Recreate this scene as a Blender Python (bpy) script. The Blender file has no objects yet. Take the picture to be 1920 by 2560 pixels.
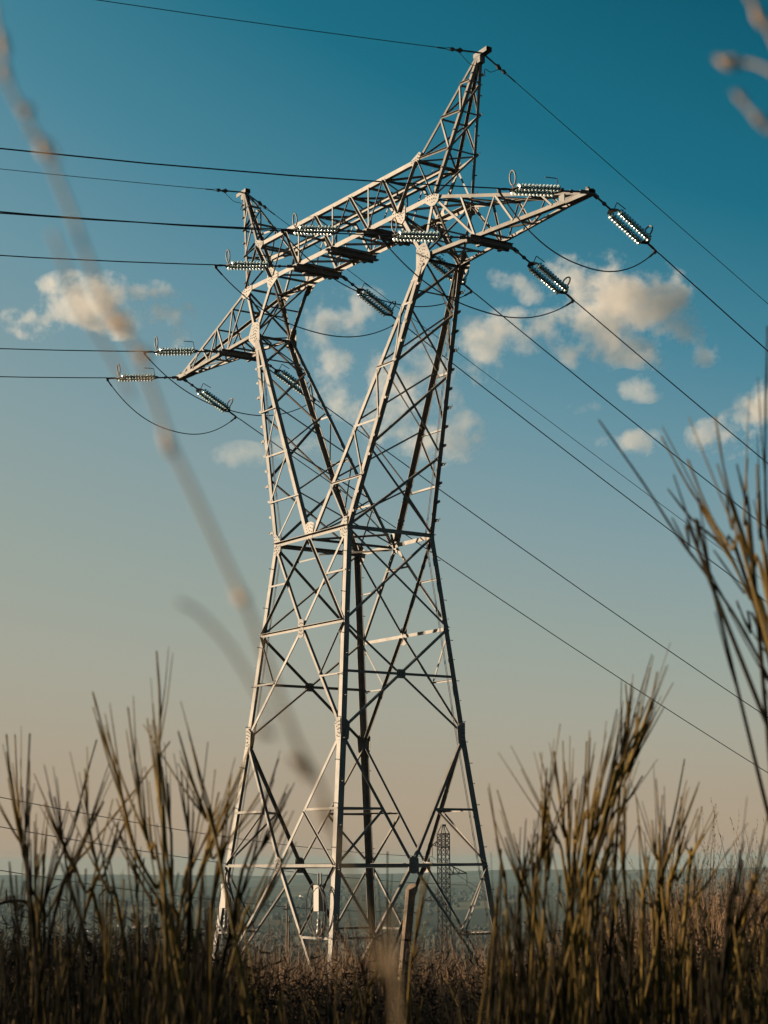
import bpy, math, random
import numpy as np
from mathutils import Vector, Matrix, noise
random.seed(7); RNG = np.random.default_rng(7)
S = bpy.context.scene
COL = S.collection
R_ = math.radians

# ------------------------------------------------------------------ camera
FOC, W, H = 4616.75, 1920.0, 2560.0
ZS = 7.7                                   # the survey's zero lies this far below the grass under the camera
CAM = Vector((50.4356, -33.4032, 9.0866 - ZS))
YAW, PITCH, ROLL = -0.9687, 0.1860, -0.0065
fwd = Vector((math.sin(YAW)*math.cos(PITCH), math.cos(YAW)*math.cos(PITCH), math.sin(PITCH)))
rgt0 = Vector((math.cos(YAW), -math.sin(YAW), 0)); up0 = rgt0.cross(fwd)
rgt = rgt0*math.cos(ROLL) + up0*math.sin(ROLL); upv = up0*math.cos(ROLL) - rgt0*math.sin(ROLL)
def at(px, py, d):
    """point at distance d (along the optical axis) seen at photo pixel px,py"""
    return CAM + fwd*d + rgt*((px-W/2)/FOC*d) - upv*((py-H/2)/FOC*d)
hf = Vector((fwd.x, fwd.y, 0)).normalized(); hr = Vector((hf.y, -hf.x, 0))
cd = bpy.data.cameras.new('camera'); cam = bpy.data.objects.new('camera', cd); COL.objects.link(cam)
cam.matrix_world = Matrix((( rgt.x, upv.x, -fwd.x, CAM.x), (rgt.y, upv.y, -fwd.y, CAM.y), (rgt.z, upv.z, -fwd.z, CAM.z), (0, 0, 0, 1)))
cd.sensor_fit = 'VERTICAL'; cd.sensor_height = 36; cd.sensor_width = 27
cd.lens = FOC/H*36; cd.clip_start = 0.05; cd.clip_end = 60000
cd.dof.use_dof = True; cd.dof.focus_distance = 58; cd.dof.aperture_fstop = 16
S.camera = cam

# ------------------------------------------------------------------ helpers
class MB:
    def __init__(s): s.v = []; s.f = []; s.m = []
    def add(s, vs, fs, mi=0):
        o = len(s.v); s.v.extend(vs); s.f.extend([tuple(i+o for i in f) for f in fs]); s.m.extend([mi]*len(fs))
        return s
    def build(s, name, mats, parent=None, origin=(0, 0, 0), smooth=False):
        me = bpy.data.meshes.new(name); ox, oy, oz = origin
        me.from_pydata([(x-ox, y-oy, z-oz) for x, y, z in s.v], [], s.f)
        if not isinstance(mats, (list, tuple)): mats = [mats]
        for m in mats: me.materials.append(m)
        if len(mats) > 1: me.polygons.foreach_set('material_index', s.m)
        if smooth: me.polygons.foreach_set('use_smooth', [True]*len(s.f))
        me.update()
        o = bpy.data.objects.new(name, me); COL.objects.link(o)
        if parent is not None: o.parent = parent
        return o
def tag(o, label=None, cat=None, group=None, kind=None):
    if label: o['label'] = label
    if cat: o['category'] = cat
    if group: o['group'] = group
    if kind: o['kind'] = kind
    return o
def empty(name, loc, label, cat, group=None):
    o = bpy.data.objects.new(name, None); COL.objects.link(o); o.location = loc; o.empty_display_size = .2
    return tag(o, label, cat, group)
def copy_tree(o, parent=None):
    c = o.copy(); COL.objects.link(c)
    if parent is not None: c.parent = parent
    for ch in list(o.children): copy_tree(ch, c)
    return c
def V(*a): return Vector(a)
def frame(d):
    d = d.normalized(); a = Vector((0, 0, 1)) if abs(d.z) < .95 else Vector((1, 0, 0))
    u = d.cross(a).normalized(); return u, d.cross(u).normalized()
def tube(mb, pts, rad, n=6, mi=0, caps=True):
    """rad: number or list"""
    P = [Vector(p) for p in pts]; k = len(P)
    rs = rad if isinstance(rad, (list, tuple)) else [rad]*k
    vs = []; u = None
    for i, p in enumerate(P):
        d = (P[min(i+1, k-1)] - P[max(i-1, 0)])
        if d.length < 1e-9: d = Vector((0, 0, 1))
        d.normalize()
        if u is None: u, w = frame(d)
        else:
            u = (u - d*u.dot(d))
            u = u.normalized() if u.length > 1e-6 else frame(d)[0]
            w = d.cross(u)
        for j in range(n):
            a = 2*math.pi*j/n; vs.append(tuple(p + u*(math.cos(a)*rs[i]) + w*(math.sin(a)*rs[i])))
    fs = [(i*n+j, i*n+(j+1) % n, (i+1)*n+(j+1) % n, (i+1)*n+j) for i in range(k-1) for j in range(n)]
    if caps: fs += [tuple(range(n))[::-1], tuple(range((k-1)*n, k*n))]
    mb.add(vs, fs, mi)
def spline(pts, sub=5):
    P = [Vector(p) for p in pts]; P = [P[0]*2-P[1]] + P + [P[-1]*2-P[-2]]; out = []
    for i in range(1, len(P)-2):
        a, b, c, d = P[i-1:i+3]
        for j in range(sub):
            t = j/sub
            out.append(.5*((2*b) + (c-a)*t + (2*a-5*b+4*c-d)*t*t + (3*b-a-3*c+d)*t**3))
    out.append(P[-2]); return out
def box(mb, c, ax, ay, az, mi=0):
    """box with centre c and half-axis vectors"""
    vs = [tuple(c + ax*i + ay*j + az*k) for i in (-1, 1) for j in (-1, 1) for k in (-1, 1)]
    mb.add(vs, [(0, 1, 3, 2), (4, 6, 7, 5), (0, 4, 5, 1), (2, 3, 7, 6), (0, 2, 6, 4), (1, 5, 7, 3)], mi)
def prism(mb, pts, n, th, mi=0):
    k = len(pts); vs = [tuple(p + n*(th/2)) for p in pts] + [tuple(p - n*(th/2)) for p in pts]
    mb.add(vs, [tuple(range(k)), tuple(range(2*k-1, k-1, -1))] + [(i, i+k, (i+1) % k+k, (i+1) % k) for i in range(k)], mi)
def lathe(mb, prof, c, d, n=12, mi=0):
    d = d.normalized(); u, w = frame(d)
    vs = [tuple(c + d*z + u*(r*math.cos(2*math.pi*j/n)) + w*(r*math.sin(2*math.pi*j/n))) for r, z in prof for j in range(n)]
    k = len(prof)
    mb.add(vs, [(i*n+j, i*n+(j+1) % n, (i+1)*n+(j+1) % n, (i+1)*n+j) for i in range(k-1) for j in range(n)], mi)

# ------------------------------------------------------------------ materials
def mat(name, col, rough=.6, metal=0., noise_amt=.0, scale=5., col2=None, bump=0., detail=6., trans=0., spec=.5, coord='Object'):
    m = bpy.data.materials.new(name); m.use_nodes = True; nt = m.node_tree; b = nt.nodes['Principled BSDF']
    b.inputs['Base Color'].default_value = (*col, 1); b.inputs['Roughness'].default_value = rough; b.inputs['Metallic'].default_value = metal
    b.inputs['Specular IOR Level'].default_value = spec
    if trans: b.inputs['Transmission Weight'].default_value = trans
    if noise_amt or col2:
        tc = nt.nodes.new('ShaderNodeTexCoord'); nz = nt.nodes.new('ShaderNodeTexNoise'); nz.inputs['Scale'].default_value = scale
        nz.inputs['Detail'].default_value = detail; nz.inputs['Roughness'].default_value = .65
        nt.links.new(tc.outputs[coord], nz.inputs['Vector'])
        cr = nt.nodes.new('ShaderNodeValToRGB'); cr.color_ramp.elements[0].position = .32; cr.color_ramp.elements[1].position = .68
        c2 = col2 or tuple(c*(1+noise_amt) for c in col); c1 = col if col2 else tuple(c*(1-noise_amt) for c in col)
        cr.color_ramp.elements[0].color = (*c1, 1); cr.color_ramp.elements[1].color = (*c2, 1)
        nt.links.new(nz.outputs['Fac'], cr.inputs['Fac']); nt.links.new(cr.outputs['Color'], b.inputs['Base Color'])
        if bump:
            bp = nt.nodes.new('ShaderNodeBump'); bp.inputs['Strength'].default_value = bump; bp.inputs['Distance'].default_value = .02
            nt.links.new(nz.outputs['Fac'], bp.inputs['Height']); nt.links.new(bp.outputs['Normal'], b.inputs['Normal'])
    return m
M = {}
M['steel'] = mat('galvanised_steel', (.118, .104, .090), .55, .0, .34, 2.6, spec=.35)
def bar_variation(m, lo, hi, rust):
    # every bar has weathered a little differently, with faint brown run-off near some joints
    nt = m.node_tree; b = nt.nodes['Principled BSDF']; src = b.inputs['Base Color'].links[0].from_socket
    oi = nt.nodes.new('ShaderNodeObjectInfo'); mr = nt.nodes.new('ShaderNodeMapRange'); mr.inputs['To Min'].default_value = lo; mr.inputs['To Max'].default_value = hi; nt.links.new(oi.outputs['Random'], mr.inputs['Value'])
    sc = nt.nodes.new('ShaderNodeVectorMath'); sc.operation = 'SCALE'; nt.links.new(src, sc.inputs[0]); nt.links.new(mr.outputs[0], sc.inputs['Scale'])
    tc = nt.nodes.new('ShaderNodeTexCoord'); mp = nt.nodes.new('ShaderNodeMapping'); mp.inputs['Scale'].default_value = (6, 6, 1.1); nz = nt.nodes.new('ShaderNodeTexNoise'); nz.inputs['Scale'].default_value = 1.; nz.inputs['Detail'].default_value = 5
    nt.links.new(tc.outputs['Object'], mp.inputs[0]); nt.links.new(mp.outputs[0], nz.inputs['Vector']); r2 = nt.nodes.new('ShaderNodeMapRange'); r2.inputs['From Min'].default_value = .55; r2.inputs['From Max'].default_value = .8; r2.inputs['To Max'].default_value = .55
    nt.links.new(nz.outputs['Fac'], r2.inputs['Value']); mx = nt.nodes.new('ShaderNodeMix'); mx.data_type = 'RGBA'; nt.links.new(r2.outputs[0], mx.inputs['Factor']); nt.links.new(sc.outputs[0], mx.inputs['A']); mx.inputs['B'].default_value = (*rust, 1)
    nt.links.new(mx.outputs['Result'], b.inputs['Base Color'])
bar_variation(M['steel'], .74, 1.2, (.062, .045, .034))
M['steel_dull'] = mat('weathered_steel', (.10, .095, .09), .6, .0, .25, 3., spec=.3)
M['bolt'] = mat('bolt_steel', (.06, .055, .05), .6, .3)
M['wire'] = mat('conductor_aluminium', (.03, .031, .033), .55, .2, spec=.3)
M['glass'] = mat('insulator_glass', (.31, .42, .40), .15, 0, trans=.68, spec=.22)
M['cap'] = mat('insulator_cap', (.05, .05, .05), .5, .2, spec=.3)
M['ring'] = mat('ring_steel', (.10, .09, .08), .5, .2)
M['boxpaint'] = mat('box_paint', (.16, .145, .125), .5, 0, .06, 6.)
M['cable'] = mat('black_cable', (.02, .02, .02), .5)
M['porcelain'] = mat('white_porcelain', (.22, .205, .19), .3)
M['wood'] = mat('grey_wood', (.08, .055, .035), .85, 0, .0, 9., (.19, .13, .085), .5)
# ------------------------------------------------------------------ the lattice tower: nodes
TW = dict(a=2.2445, b=1.6892, zw=19.4904, a3=2.5414, b3=2.0141, z3=16.4353, a2=2.8742, b2=2.3695, z2=12.9806, a1=3.3018, b1=2.8543, z1=8.9155,
          z4=14.8249, xe=5.1883, ye=.761, ze=27.7943, xo=5.827, yo=.7818, zb=29.5626, xn=3.947, xq=2.1855, zt=31.0491, xt=4.9955, xp=7.337, xl=12.3443,
          xg=7.6515, yg=.6606, a0=3.785, b0=3.40, z0=4.3)
T = TW; Z = lambda z: z - ZS
ZP = 34 - ZS
def P(x, y, z): return Vector((x, y, Z(z)))
tower = empty('lattice_tower', (0, 0, Z(T['z0'])), 'large galvanised lattice transmission tower with forked arms and a wide cross beam', 'pylon')
TO = tuple(tower.location)
CNT = {}
def part(name, mb, m=None, parent=None, smooth=False):
    CNT[name] = CNT.get(name, 0)+1
    return mb.build(name, m or M['steel'], parent or tower, TO, smooth)
jit = random.Random(3)
def angle(mb, p0, p1, n, w, side=1, out=-1, th=None, off=0.):
    """an L-section bar between two nodes: one flange lies in the face with normal n, the other stands in (out=-1) or out (out=1)"""
    th = th or max(.008, w*.1); d = (p1-p0).normalized(); n = (n - d*n.dot(d)).normalized(); t = d.cross(n)*side
    o = n*(off + jit.uniform(-.004, .004)); e = out; h = w/2
    sec = [(-h, 0), (h, 0), (h, e*th), (-h+th, e*th), (-h+th, e*w), (-h, e*w)]
    vs = [tuple(p + o + t*a + n*b) for p in (p0, p1) for a, b in sec]
    mb.add(vs, [(0, 1, 2, 3, 4, 5), (11, 10, 9, 8, 7, 6)] + [(i, i+6, (i+1) % 6+6, (i+1) % 6) for i in range(6)])
def corner_leg(mb, p0, p1, n1, n2, w):
    """a corner angle: flanges lie in the two faces with outward normals n1 and n2"""
    d = (p1-p0).normalized(); n1 = (n1 - d*n1.dot(d)).normalized(); n2 = (n2 - d*n2.dot(d)); n2 = (n2 - n1*n2.dot(n1)*.0).normalized()
    w = w*.92; th = w*.1; a = -n2; b = -n1
    sec = [(0, 0), (w, 0), (w, th), (th, th), (th, w), (0, w)]
    vs = [tuple(p + a*x + b*y) for p in (p0, p1) for x, y in sec]
    mb.add(vs, [(0, 1, 2, 3, 4, 5), (11, 10, 9, 8, 7, 6)] + [(i, i+6, (i+1) % 6+6, (i+1) % 6) for i in range(6)])
def bar(name, p0, p1, n, w, side=1, out=-1, off=0., trim=.0, m=None):
    d = (p1-p0).normalized(); mb = MB(); angle(mb, p0 + d*trim, p1 - d*trim, n, w*.84, side, out, None, off)
    return part(name, mb, m)
def hull2(pts):
    pts = sorted(set(pts))
    def half(ps):
        h = []
        for q in ps:
            while len(h) > 1 and (h[-1][0]-h[-2][0])*(q[1]-h[-2][1]) - (h[-1][1]-h[-2][1])*(q[0]-h[-2][0]) <= 0: h.pop()
            h.append(q)
        return h[:-1]
    return half(pts) + half(pts[::-1])
def gusset(c, n, arms, w=.11, off=.012):
    """flat plate with bolt rows; arms = [(direction, length)]"""
    n = n.normalized(); u, v = frame(n); pts = []; mb = MB()
    for d, L in arms:
        d = (d - n*d.dot(n)).normalized(); t = d.cross(n)
        for s in (-1, 1):
            for l in (L, .02):
                q = d*l + t*(s*w); pts.append((round(q.dot(u), 4), round(q.dot(v), 4)))
    base = c + n*off
    prism(mb, [base + u*a + v*b for a, b in hull2(pts)], n, .014)
    for d, L in arms:
        d = (d - n*d.dot(n)).normalized(); t = d.cross(n)
        for k in range(max(2, int(L/.11))):
            for s in (-1, 1):
                q = base + d*(.07 + k*.11) + t*(s*w*.55)
                if .07+k*.11 < L: lathe(mb, [(0, .025), (.017, .025), (.017, 0)], q, n, 6, 1)
    return part('gusset_plate', mb, [M['steel'], M['bolt']])

FACES = {'f': V(0, -1, 0), 'b': V(0, 1, 0), 'L': V(-1, 0, 0), 'R': V(1, 0, 0)}
def cn(s, t, lev):
    a, b, z = {'0': ('a0', 'b0', 'z0'), '1': ('a1', 'b1', 'z1'), '2': ('a2', 'b2', 'z2'), '3': ('a3', 'b3', 'z3'), 'w': ('a', 'b', 'zw')}[lev]
    return P(s*T[a], t*T[b], T[z])
def legat(s, t, z):
    L = [cn(s, t, k) for k in '0123w']; z = Z(z)
    for p, q in zip(L, L[1:]):
        if p.z <= z <= q.z+1e-6: return p.lerp(q, (z-p.z)/(q.z-p.z))
    return L[-1]
# ---- the four legs of the body, each with its climbing pins
legs = {}
for s in (-1, 1):
    for t in (-1, 1):
        mb = MB()
        for k0, k1, w in (('0', '1', .23), ('1', '2', .23), ('2', '3', .21), ('3', 'w', .20)):
            corner_leg(mb, cn(s, t, k0), cn(s, t, k1), V(0, t, 0), V(s, 0, 0), w)
        leg = part('leg', mb); legs[s, t] = leg
        # footing
        mb = MB(); c = cn(s, t, '0'); lathe(mb, [(0, .25), (.38, .25), (.45, -.5), (.45, -1.2)], c, V(0, 0, 1), 14)
        part('concrete_footing', mb, M['boxpaint'], leg)
        k = 0; z = T['z0']+1.2
        while z < T['zw']-.3:
            p = legat(s, t, z); mb = MB()
            dr = V(s, 0, 0) if k % 2 else V(0, t, 0); ax = V(0, -t, 0) if k % 2 else V(-s, 0, 0)
            q = p + ax*.07
            tube(mb, [q - dr*.01, q + dr*.15, q + dr*.155], [.012, .012, .022], 5)
            part('step_bolt', mb, M['steel_dull'], leg)
            z += .66; k += 1
# ---- body faces
def corners(f):
    return {'f': ((-1, -1), (1, -1)), 'b': ((1, 1), (-1, 1)), 'R': ((1, -1), (1, 1)), 'L': ((-1, 1), (-1, -1))}[f]
def mid(f, lev): (s0, t0), (s1, t1) = corners(f); return (cn(s0, t0, lev)+cn(s1, t1, lev))/2
for f, n in FACES.items():
    A_, B_ = corners(f); HB, DB = 'body_horizontal', 'body_diagonal'
    A = lambda l: cn(*A_, l)
    B = lambda l: cn(*B_, l)
    fz = lambda c, z: legat(*c, z)
    tr = .1
    sec = f in 'fb'
    # waist ring, lower ring
    bar(HB, A('w'), B('w'), n, .16, 1, 1 if sec else -1, .004, .05)
    m1 = mid(f, '1')
    bar(HB, A('1'), m1, n, .11, 1, -1, .004, .05); bar(HB, m1, B('1'), n, .11, 1, -1, .004, .05)
    if sec:
        m3 = mid(f, '3'); mw = mid(f, 'w')
        bar(HB, A('3'), m3, n, .13, 1, 1, .006, .05); bar(HB, m3, B('3'), n, .13, 1, 1, .006, .05)
        # long crossing diagonals waist -> second gusset
        for c0, c1, sd in ((A_, B_, 1), (B_, A_, -1)):
            bar(DB, cn(*c0, 'w'), m3, n, .105, sd, -1, -.014, tr); bar(DB, m3, cn(*c1, '2'), n, .115, sd, -1, -.014, tr)
        # from mid waist to the legs
        bar(DB, mw, A('3'), n, .13, 1, 1, .012, tr); bar(DB, mw, B('3'), n, .10, -1, 1, .012, tr)
        # sub-members
        for c, o in ((A_, B_), (B_, A_)):
            zq = T['zw']*.54+T['z3']*.46
            pl = fz(c, zq); w0, m_ = cn(*c, 'w'), m3; pd = w0.lerp(m_, (w0.z-pl.z)/(w0.z-m_.z))
            bar(HB, pl, pd, n, .065, 1, -1, .02, .03)
            zq = T['z4']-.05
            pl = fz(c, zq); g2 = cn(*c, '2'); pd = m3.lerp(g2, (m3.z-pl.z)/(m3.z-g2.z))
            bar(HB, pl, pd, n, .065, 1, -1, .02, .03); bar(DB, cn(*c, '3'), pd, n, .075, 1, 1, .02, .06)
        z6 = T['zw']-.75; pa, pb = mw.lerp(A('3'), .26), mw.lerp(B('3'), .26)
        bar(HB, pa, pb, n, .06, 1, -1, .022)
        for c, dd in ((A('w'), 1), (B('w'), -1)):
            dx = (B('w')-A('w')).normalized()*dd
            gusset(c + dx*.09, n, [(dx, .34), (V(0, 0, -1), .36), (V(0, 0, 1), .34), ((m3-c), .38)], .09)
        gusset(mw, n, [(V(0, 0, 1)+V(1, 0, 0)*.42, .48), (V(0, 0, 1)-V(1, 0, 0)*.42, .48), (V(0, 0, -1), .28)], .1, .016)
        gusset(m3, n, [(V(.35, 0, 1), .3), (V(-.35, 0, 1), .3), (V(.35, 0, -1), .3), (V(-.35, 0, -1), .3)], .07, .018)
    else:
        # X waist -> third level, then X to second level crossing on a horizontal
        for c0, c1, sd in ((A_, B_, 1), (B_, A_, -1)):
            bar(DB, cn(*c0, 'w'), cn(*c1, '3'), n, .085, sd, -1, -.012*sd, tr)
            bar(DB, cn(*c0, '3'), cn(*c1, '2'), n, .09, sd, -1, -.012*sd, tr)
        # crossing height of the lower X
        wa = (A('3')-B('3')).length; wb = (A('2')-B('2')).length; zx = T['z3'] - (T['z3']-T['z2'])*wa/(wa+wb)
        pa, pb = fz(A_, zx), fz(B_, zx); bar(HB, pa, pb, n, .10, 1, -1, .016, .04)
        gusset((pa+pb)/2, n, [(V(0, 1, .7), .18), (V(0, -1, .7), .18), (V(0, 1, -.7), .18), (V(0, -1, -.7), .18)], .05, .02)
    # second gusset -> middle of the lower ring, with sub-members, then down to the feet
    for c, sd in ((A_, 1), (B_, -1)):
        g2 = cn(*c, '2'); bar(DB, g2, m1, n, .12, sd, -1, -.016, .12)
        zh = T['z2']*.42+T['z1']*.58; pl = fz(c, zh); pd = g2.lerp(m1, (g2.z-pl.z)/(g2.z-m1.z))
        bar(HB, pl, pd, n, .09, 1, -1, .012, .02); bar(DB, pd, cn(*c, '1'), n, .075, sd, 1, .014, .06)
        foot = cn(*c, '0'); bar(DB, m1, foot, n, .12, -sd, -1, -.014, .1)
        zl = T['z1']*.54+T['z0']*.46; pl = fz(c, zl); pd = m1.lerp(foot, (m1.z-pl.z)/(m1.z-foot.z))
        bar(HB, pl, pd, n, .085, 1, -1, .012, .02); bar(DB, cn(*c, '1'), pd, n, .075, sd, 1, .014, .06)
        dx = (m1 - cn(*c, '1')); dx.z = 0; dx.normalize()
        gusset(g2 + dx*.08, n, [(V(0, 0, 1), .40), (V(0, 0, -1), .38), (dx + V(0, 0, 1.6), .34), (dx + V(0, 0, -2), .3)], .07)
    t_ = (B('1')-A('1')).normalized()
    gusset(m1, n, [(V(0, 0, 1)+t_*.5, .26), (V(0, 0, 1)-t_*.5, .26), (V(0, 0, -1)+t_*.6, .26), (V(0, 0, -1)-t_*.6, .26)], .07, .018)
# plan bracing at the waist and the lower ring
UP = V(0, 0, 1)
mids = [mid(k, 'w') for k in 'fRbL']
bar('body_horizontal', mids[0], mids[2], UP, .09, 1, -1, -.05, .1)
for i in range(4): bar('body_horizontal', mids[i], mids[(i+1) % 4], UP, .075, 1, -1, -.08-.02*i, .1)
mids = [mid(k, '1') for k in 'fRbL']
for i in range(4): bar('body_horizontal', mids[i], mids[(i+1) % 4], UP, .075, 1, -1, -.02*i, .12)
zh = T['z2']*.42+T['z1']*.58
def hip(c, f):
    g2 = cn(*c, '2'); m1 = mid(f, '1'); z = Z(zh); return g2.lerp(m1, (g2.z-z)/(g2.z-m1.z))
for c in ((-1, -1), (1, -1), (1, 1), (-1, 1)):
    fx = 'R' if c[0] > 0 else 'L'; fy = 'b' if c[1] > 0 else 'f'
    bar('body_horizontal', hip(c, fx), hip(c, fy), UP, .07, 1, -1, .02, .02)

# ---- forked arms
def E(s, t): return P(s*T['xe'], t*T['ye'], T['ze'])
def O(s, t): return P(s*T['xo'], t*T['yo'], T['zb'])
def N(s, t): return P(s*T['xn'], t*T['yo'], T['zb'])
def U(s, t): return P(s*T['xt'], t*T['yo'], T['zt'])
TS = [.0, .19, .40, .61, .83, 1.]; TX = [.0, .30, .60, .825, 1.]
for s in (-1, 1):
    for t in (-1, 1):
        out = cn(s, t, 'w'); inn = P(0, t*T['b'], T['zw']); e = E(s, t); n = V(0, t, 0)
        o2 = e + V(s*.10, 0, 0); i2 = e - V(s*.10, 0, 0)
        mb = MB(); corner_leg(mb, out, o2, n, V(s, 0, 0), .18); aleg = part('arm_leg', mb)
        mb = MB(); corner_leg(mb, inn + V(s*.14, 0, .12), i2, n, V(-s, 0, 0), .165); part('arm_leg', mb)
        io = [out.lerp(o2, k) for k in TS]; ii = [inn.lerp(i2, k) for k in TS]
        for k in range(1, 5):
            bar('arm_brace', ii[k], io[k], n, .075, 1, 1 if k % 2 else -1, .012, .02)
            bar('arm_brace', ii[k], io[k-1], n, .065, s, -1, .016, .04)
        q = (ii[4]+ii[5])/2; bar('arm_brace', q, (io[4]+io[5])/2, n, .06, 1, -1, .012)
        gusset(e + V(0, 0, -.1), n, [(V(-s*.55, 0, 1), .5), (V(s*.28, 0, 1), .5), (V(s*1., 0, .02), .42), ((cn(s, t, 'w')-e), .5), ((inn-e), .5)], .085, .02)
        # climbing cleats on the outer legs
        k = 0; L = (o2-out).length; x = .5
        while x < L-.3:
            p = out.lerp(o2, x/L); mb = MB(); d = (o2-out).normalized()
            c = p + n*.002 + V(-s*.05, 0, 0)
            prism(mb, [c - d*.05 + V(s*.04, 0, 0), c + d*.07 + V(s*.04, 0, 0), c + d*.06 + V(s*.15, t*.02, 0), c - d*.01 + V(s*.17, t*.02, 0)], n, .02)
            if k % 3 == 0:
                h = c + V(s*.15, 0, 0); tube(mb, [h, h + V(s*.14, 0, 0), h + V(s*.14, 0, .07)], .012, 5); box(mb, h + V(s*.02, 0, 0), V(.03, 0, 0), V(0, .03, 0), V(0, 0, .035))
            part('step_cleat', mb, M['steel'], aleg)
            x += .62; k += 1
    # outer and inner narrow faces
    for kind, base, nn, wd, ts in (('o', lambda t: cn(s, t, 'w'), V(s, 0, 0), .095, TX), ('i', lambda t: P(0, t*T['b'], T['zw']), V(-s, 0, 0), .06, [0, .21, .42, .63, .83, 1.])):
        F_ = [base(-1).lerp(E(s, -1), k) for k in ts]; B_ = [base(1).lerp(E(s, 1), k) for k in ts]
        for k in range(len(ts)-1):
            bar('arm_brace', F_[k], B_[k+1], nn, wd, 1, -1, -.02, .08); bar('arm_brace', B_[k], F_[k+1], nn, wd, -1, -1, -.035, .08)
        if kind == 'o': bar('arm_brace', F_[3].lerp(F_[4], .3), B_[3].lerp(B_[4], .3), nn, .06, 1, -1, -.01, .02)
    # head of the arm: elbow to the beam
    for t in (-1, 1):
        n = V(0, t, 0)
        bar('arm_brace', E(s, t), O(s, t), n, .13, s, -1, .002, .02); bar('arm_brace', E(s, t), N(s, t), n, .16, -s, -1, .004, .02)
    bar('arm_brace', E(s, -1), E(s, 1), UP, .10, 1, -1, -.06, .04); 
    for q in (N, O):
        nn = V(-s, 0, 0) if q is N else V(s, 0, 0)
        bar('arm_brace', E(s, -1), q(s, 1), nn, .07, 1, -1, -.01, .06); bar('arm_brace', E(s, 1), q(s, -1), nn, .07, 1, -1, -.03, .06)
        a, b = E(s, -1).lerp(q(s, -1), .5), E(s, 1).lerp(q(s, 1), .5); bar('arm_brace', a, b, nn, .07, 1, -1, -.02, .02)
# ---- main beam
d_ = T['xn']/2.0
xl = [-T['xn'], -T['xq'], 0, T['xq'], T['xn']]
xu = [-T['xt'], -(T['xn']+T['xq'])/2, -T['xq']/2, T['xq']/2, (T['xn']+T['xq'])/2, T['xt']]
for t in (-1, 1):
    n = V(0, t, 0); y = t*T['yo']
    bar('beam_chord', P(-T['xo'], y, T['zb']), P(T['xo'], y, T['zb']), n, .19, -t, -1, 0)
    bar('beam_chord', P(-T['xt'], y, T['zt']), P(T['xt'], y, T['zt']), n, .17, t, -1, 0)
    lo = [P(x, y, T['zb']) for x in xl]; hi = [P(x, y, T['zt']) for x in xu]
    for k in range(5):
        bar('beam_brace', lo[k], hi[k], n, .15 if k in (0,) else .10, 1, 1, .012, .05)
        bar('beam_brace', lo[k], hi[k+1], n, .15 if k == 4 else (.06 if k < 4 else .1), -1, 1, .012, .05)
    for k in (1, 2, 3): bar('beam_brace', lo[k], P(xl[k], y, T['zt']), n, .07, 1, -1, .02, .04)
    for s in (-1, 1):
        bar('beam_brace', U(s, t), O(s, t), n, .08, s, 1, .014, .05)
        gusset(O(s, t), n, [(V(-s, 0, 0), .42), (V(s, 0, -.4), .32), (V(0, 0, -1), .3)], .1, .016)
        gusset(N(s, t), n, [(V(-s, 0, 0), .36), (V(s, 0, 0), .36), (V(s*.55, 0, 1), .42), (V(s*.7, 0, -1), .42)], .1, .016)
        gusset(U(s, t), n, [(V(-s, 0, 0), .36), (V(s*.82, 0, 1), .26), (V(-s*.5, 0, -1), .26)], .06, .016)
for z, top in ((T['zt'], 1), (T['zb'], 0)):
    xs = sorted(xu + [-T['xq'], 0, T['xq']]) if top else [-T['xo']] + [-T['xn'], -3.05, -T['xq'], -1.1, 0, 1.1, T['xq'], 3.05, T['xn'], T['xo']]
    for k, x in enumerate(xs):
        bar('beam_strut', P(x, -T['yo'], z), P(x, T['yo'], z), UP if top else -UP, .08, 1, -1, -.03, .02)
        if k < len(xs)-1:
            x2 = xs[k+1]; sg = 1 if k % 2 else -1
            bar('beam_strut', P(x, -sg*T['yo'], z), P(x2, sg*T['yo'], z), UP if top else -UP, .075, 1, -1, -.06, .06)
# inspection rail along the middle of the beam
mb = MB(); p0, p1 = P(-T['xt']-.3, 0, T['zt']-.26), P(T['xt']+.3, 0, T['zt']-.26)
box(mb, (p0+p1)/2, (p1-p0)/2, V(0, .05, 0), V(0, 0, .07))
for k in range(9):
    c = p0.lerp(p1, (k+.5)/9); tube(mb, [c, c + V(0, 0, .16), c + V(.08, 0, .16)], .012, 5)
part('inspection_rail', mb)
# hanger girders under the beam and the arms: two channels side by side
HANG = {}
for key, x, z, yy in (('qL', -T['xq'], T['zb'], T['yo']), ('c', 0, T['zb'], T['yo']), ('qR', T['xq'], T['zb'], T['yo']), ('gL', -T['xg'], T['ze'], T['yg']), ('gR', T['xg'], T['ze'], T['yg'])):
    mb = MB()
    for dx in (-.085, .085):
        c = P(x+dx, 0, z-.13)
        box(mb, c, V(.012, 0, 0), V(0, yy+.16, 0), V(0, 0, .095))
        for dz in (-.086, .086): box(mb, c + V(.035*(1 if dx > 0 else -1), 0, dz), V(.035, 0, 0), V(0, yy+.158, 0), V(0, 0, .009))
    for ey in (-1, 1):
        prism(mb, [P(x-.1, ey*(yy+.1), z-.13), P(x+.1, ey*(yy+.1), z-.13), P(x+.06, ey*(yy+.3), z-.13), P(x-.06, ey*(yy+.3), z-.13)], UP, .03)
        box(mb, P(x, ey*(yy-.25), z-.28), V(.1, 0, 0), V(0, .05, 0), V(0, 0, .03))
    part('hanger_girder', mb, M['steel_dull'])
    HANG[key] = {-1: P(x, -(yy+.26), z-.13), 1: P(x, yy+.26, z-.13)}
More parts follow.
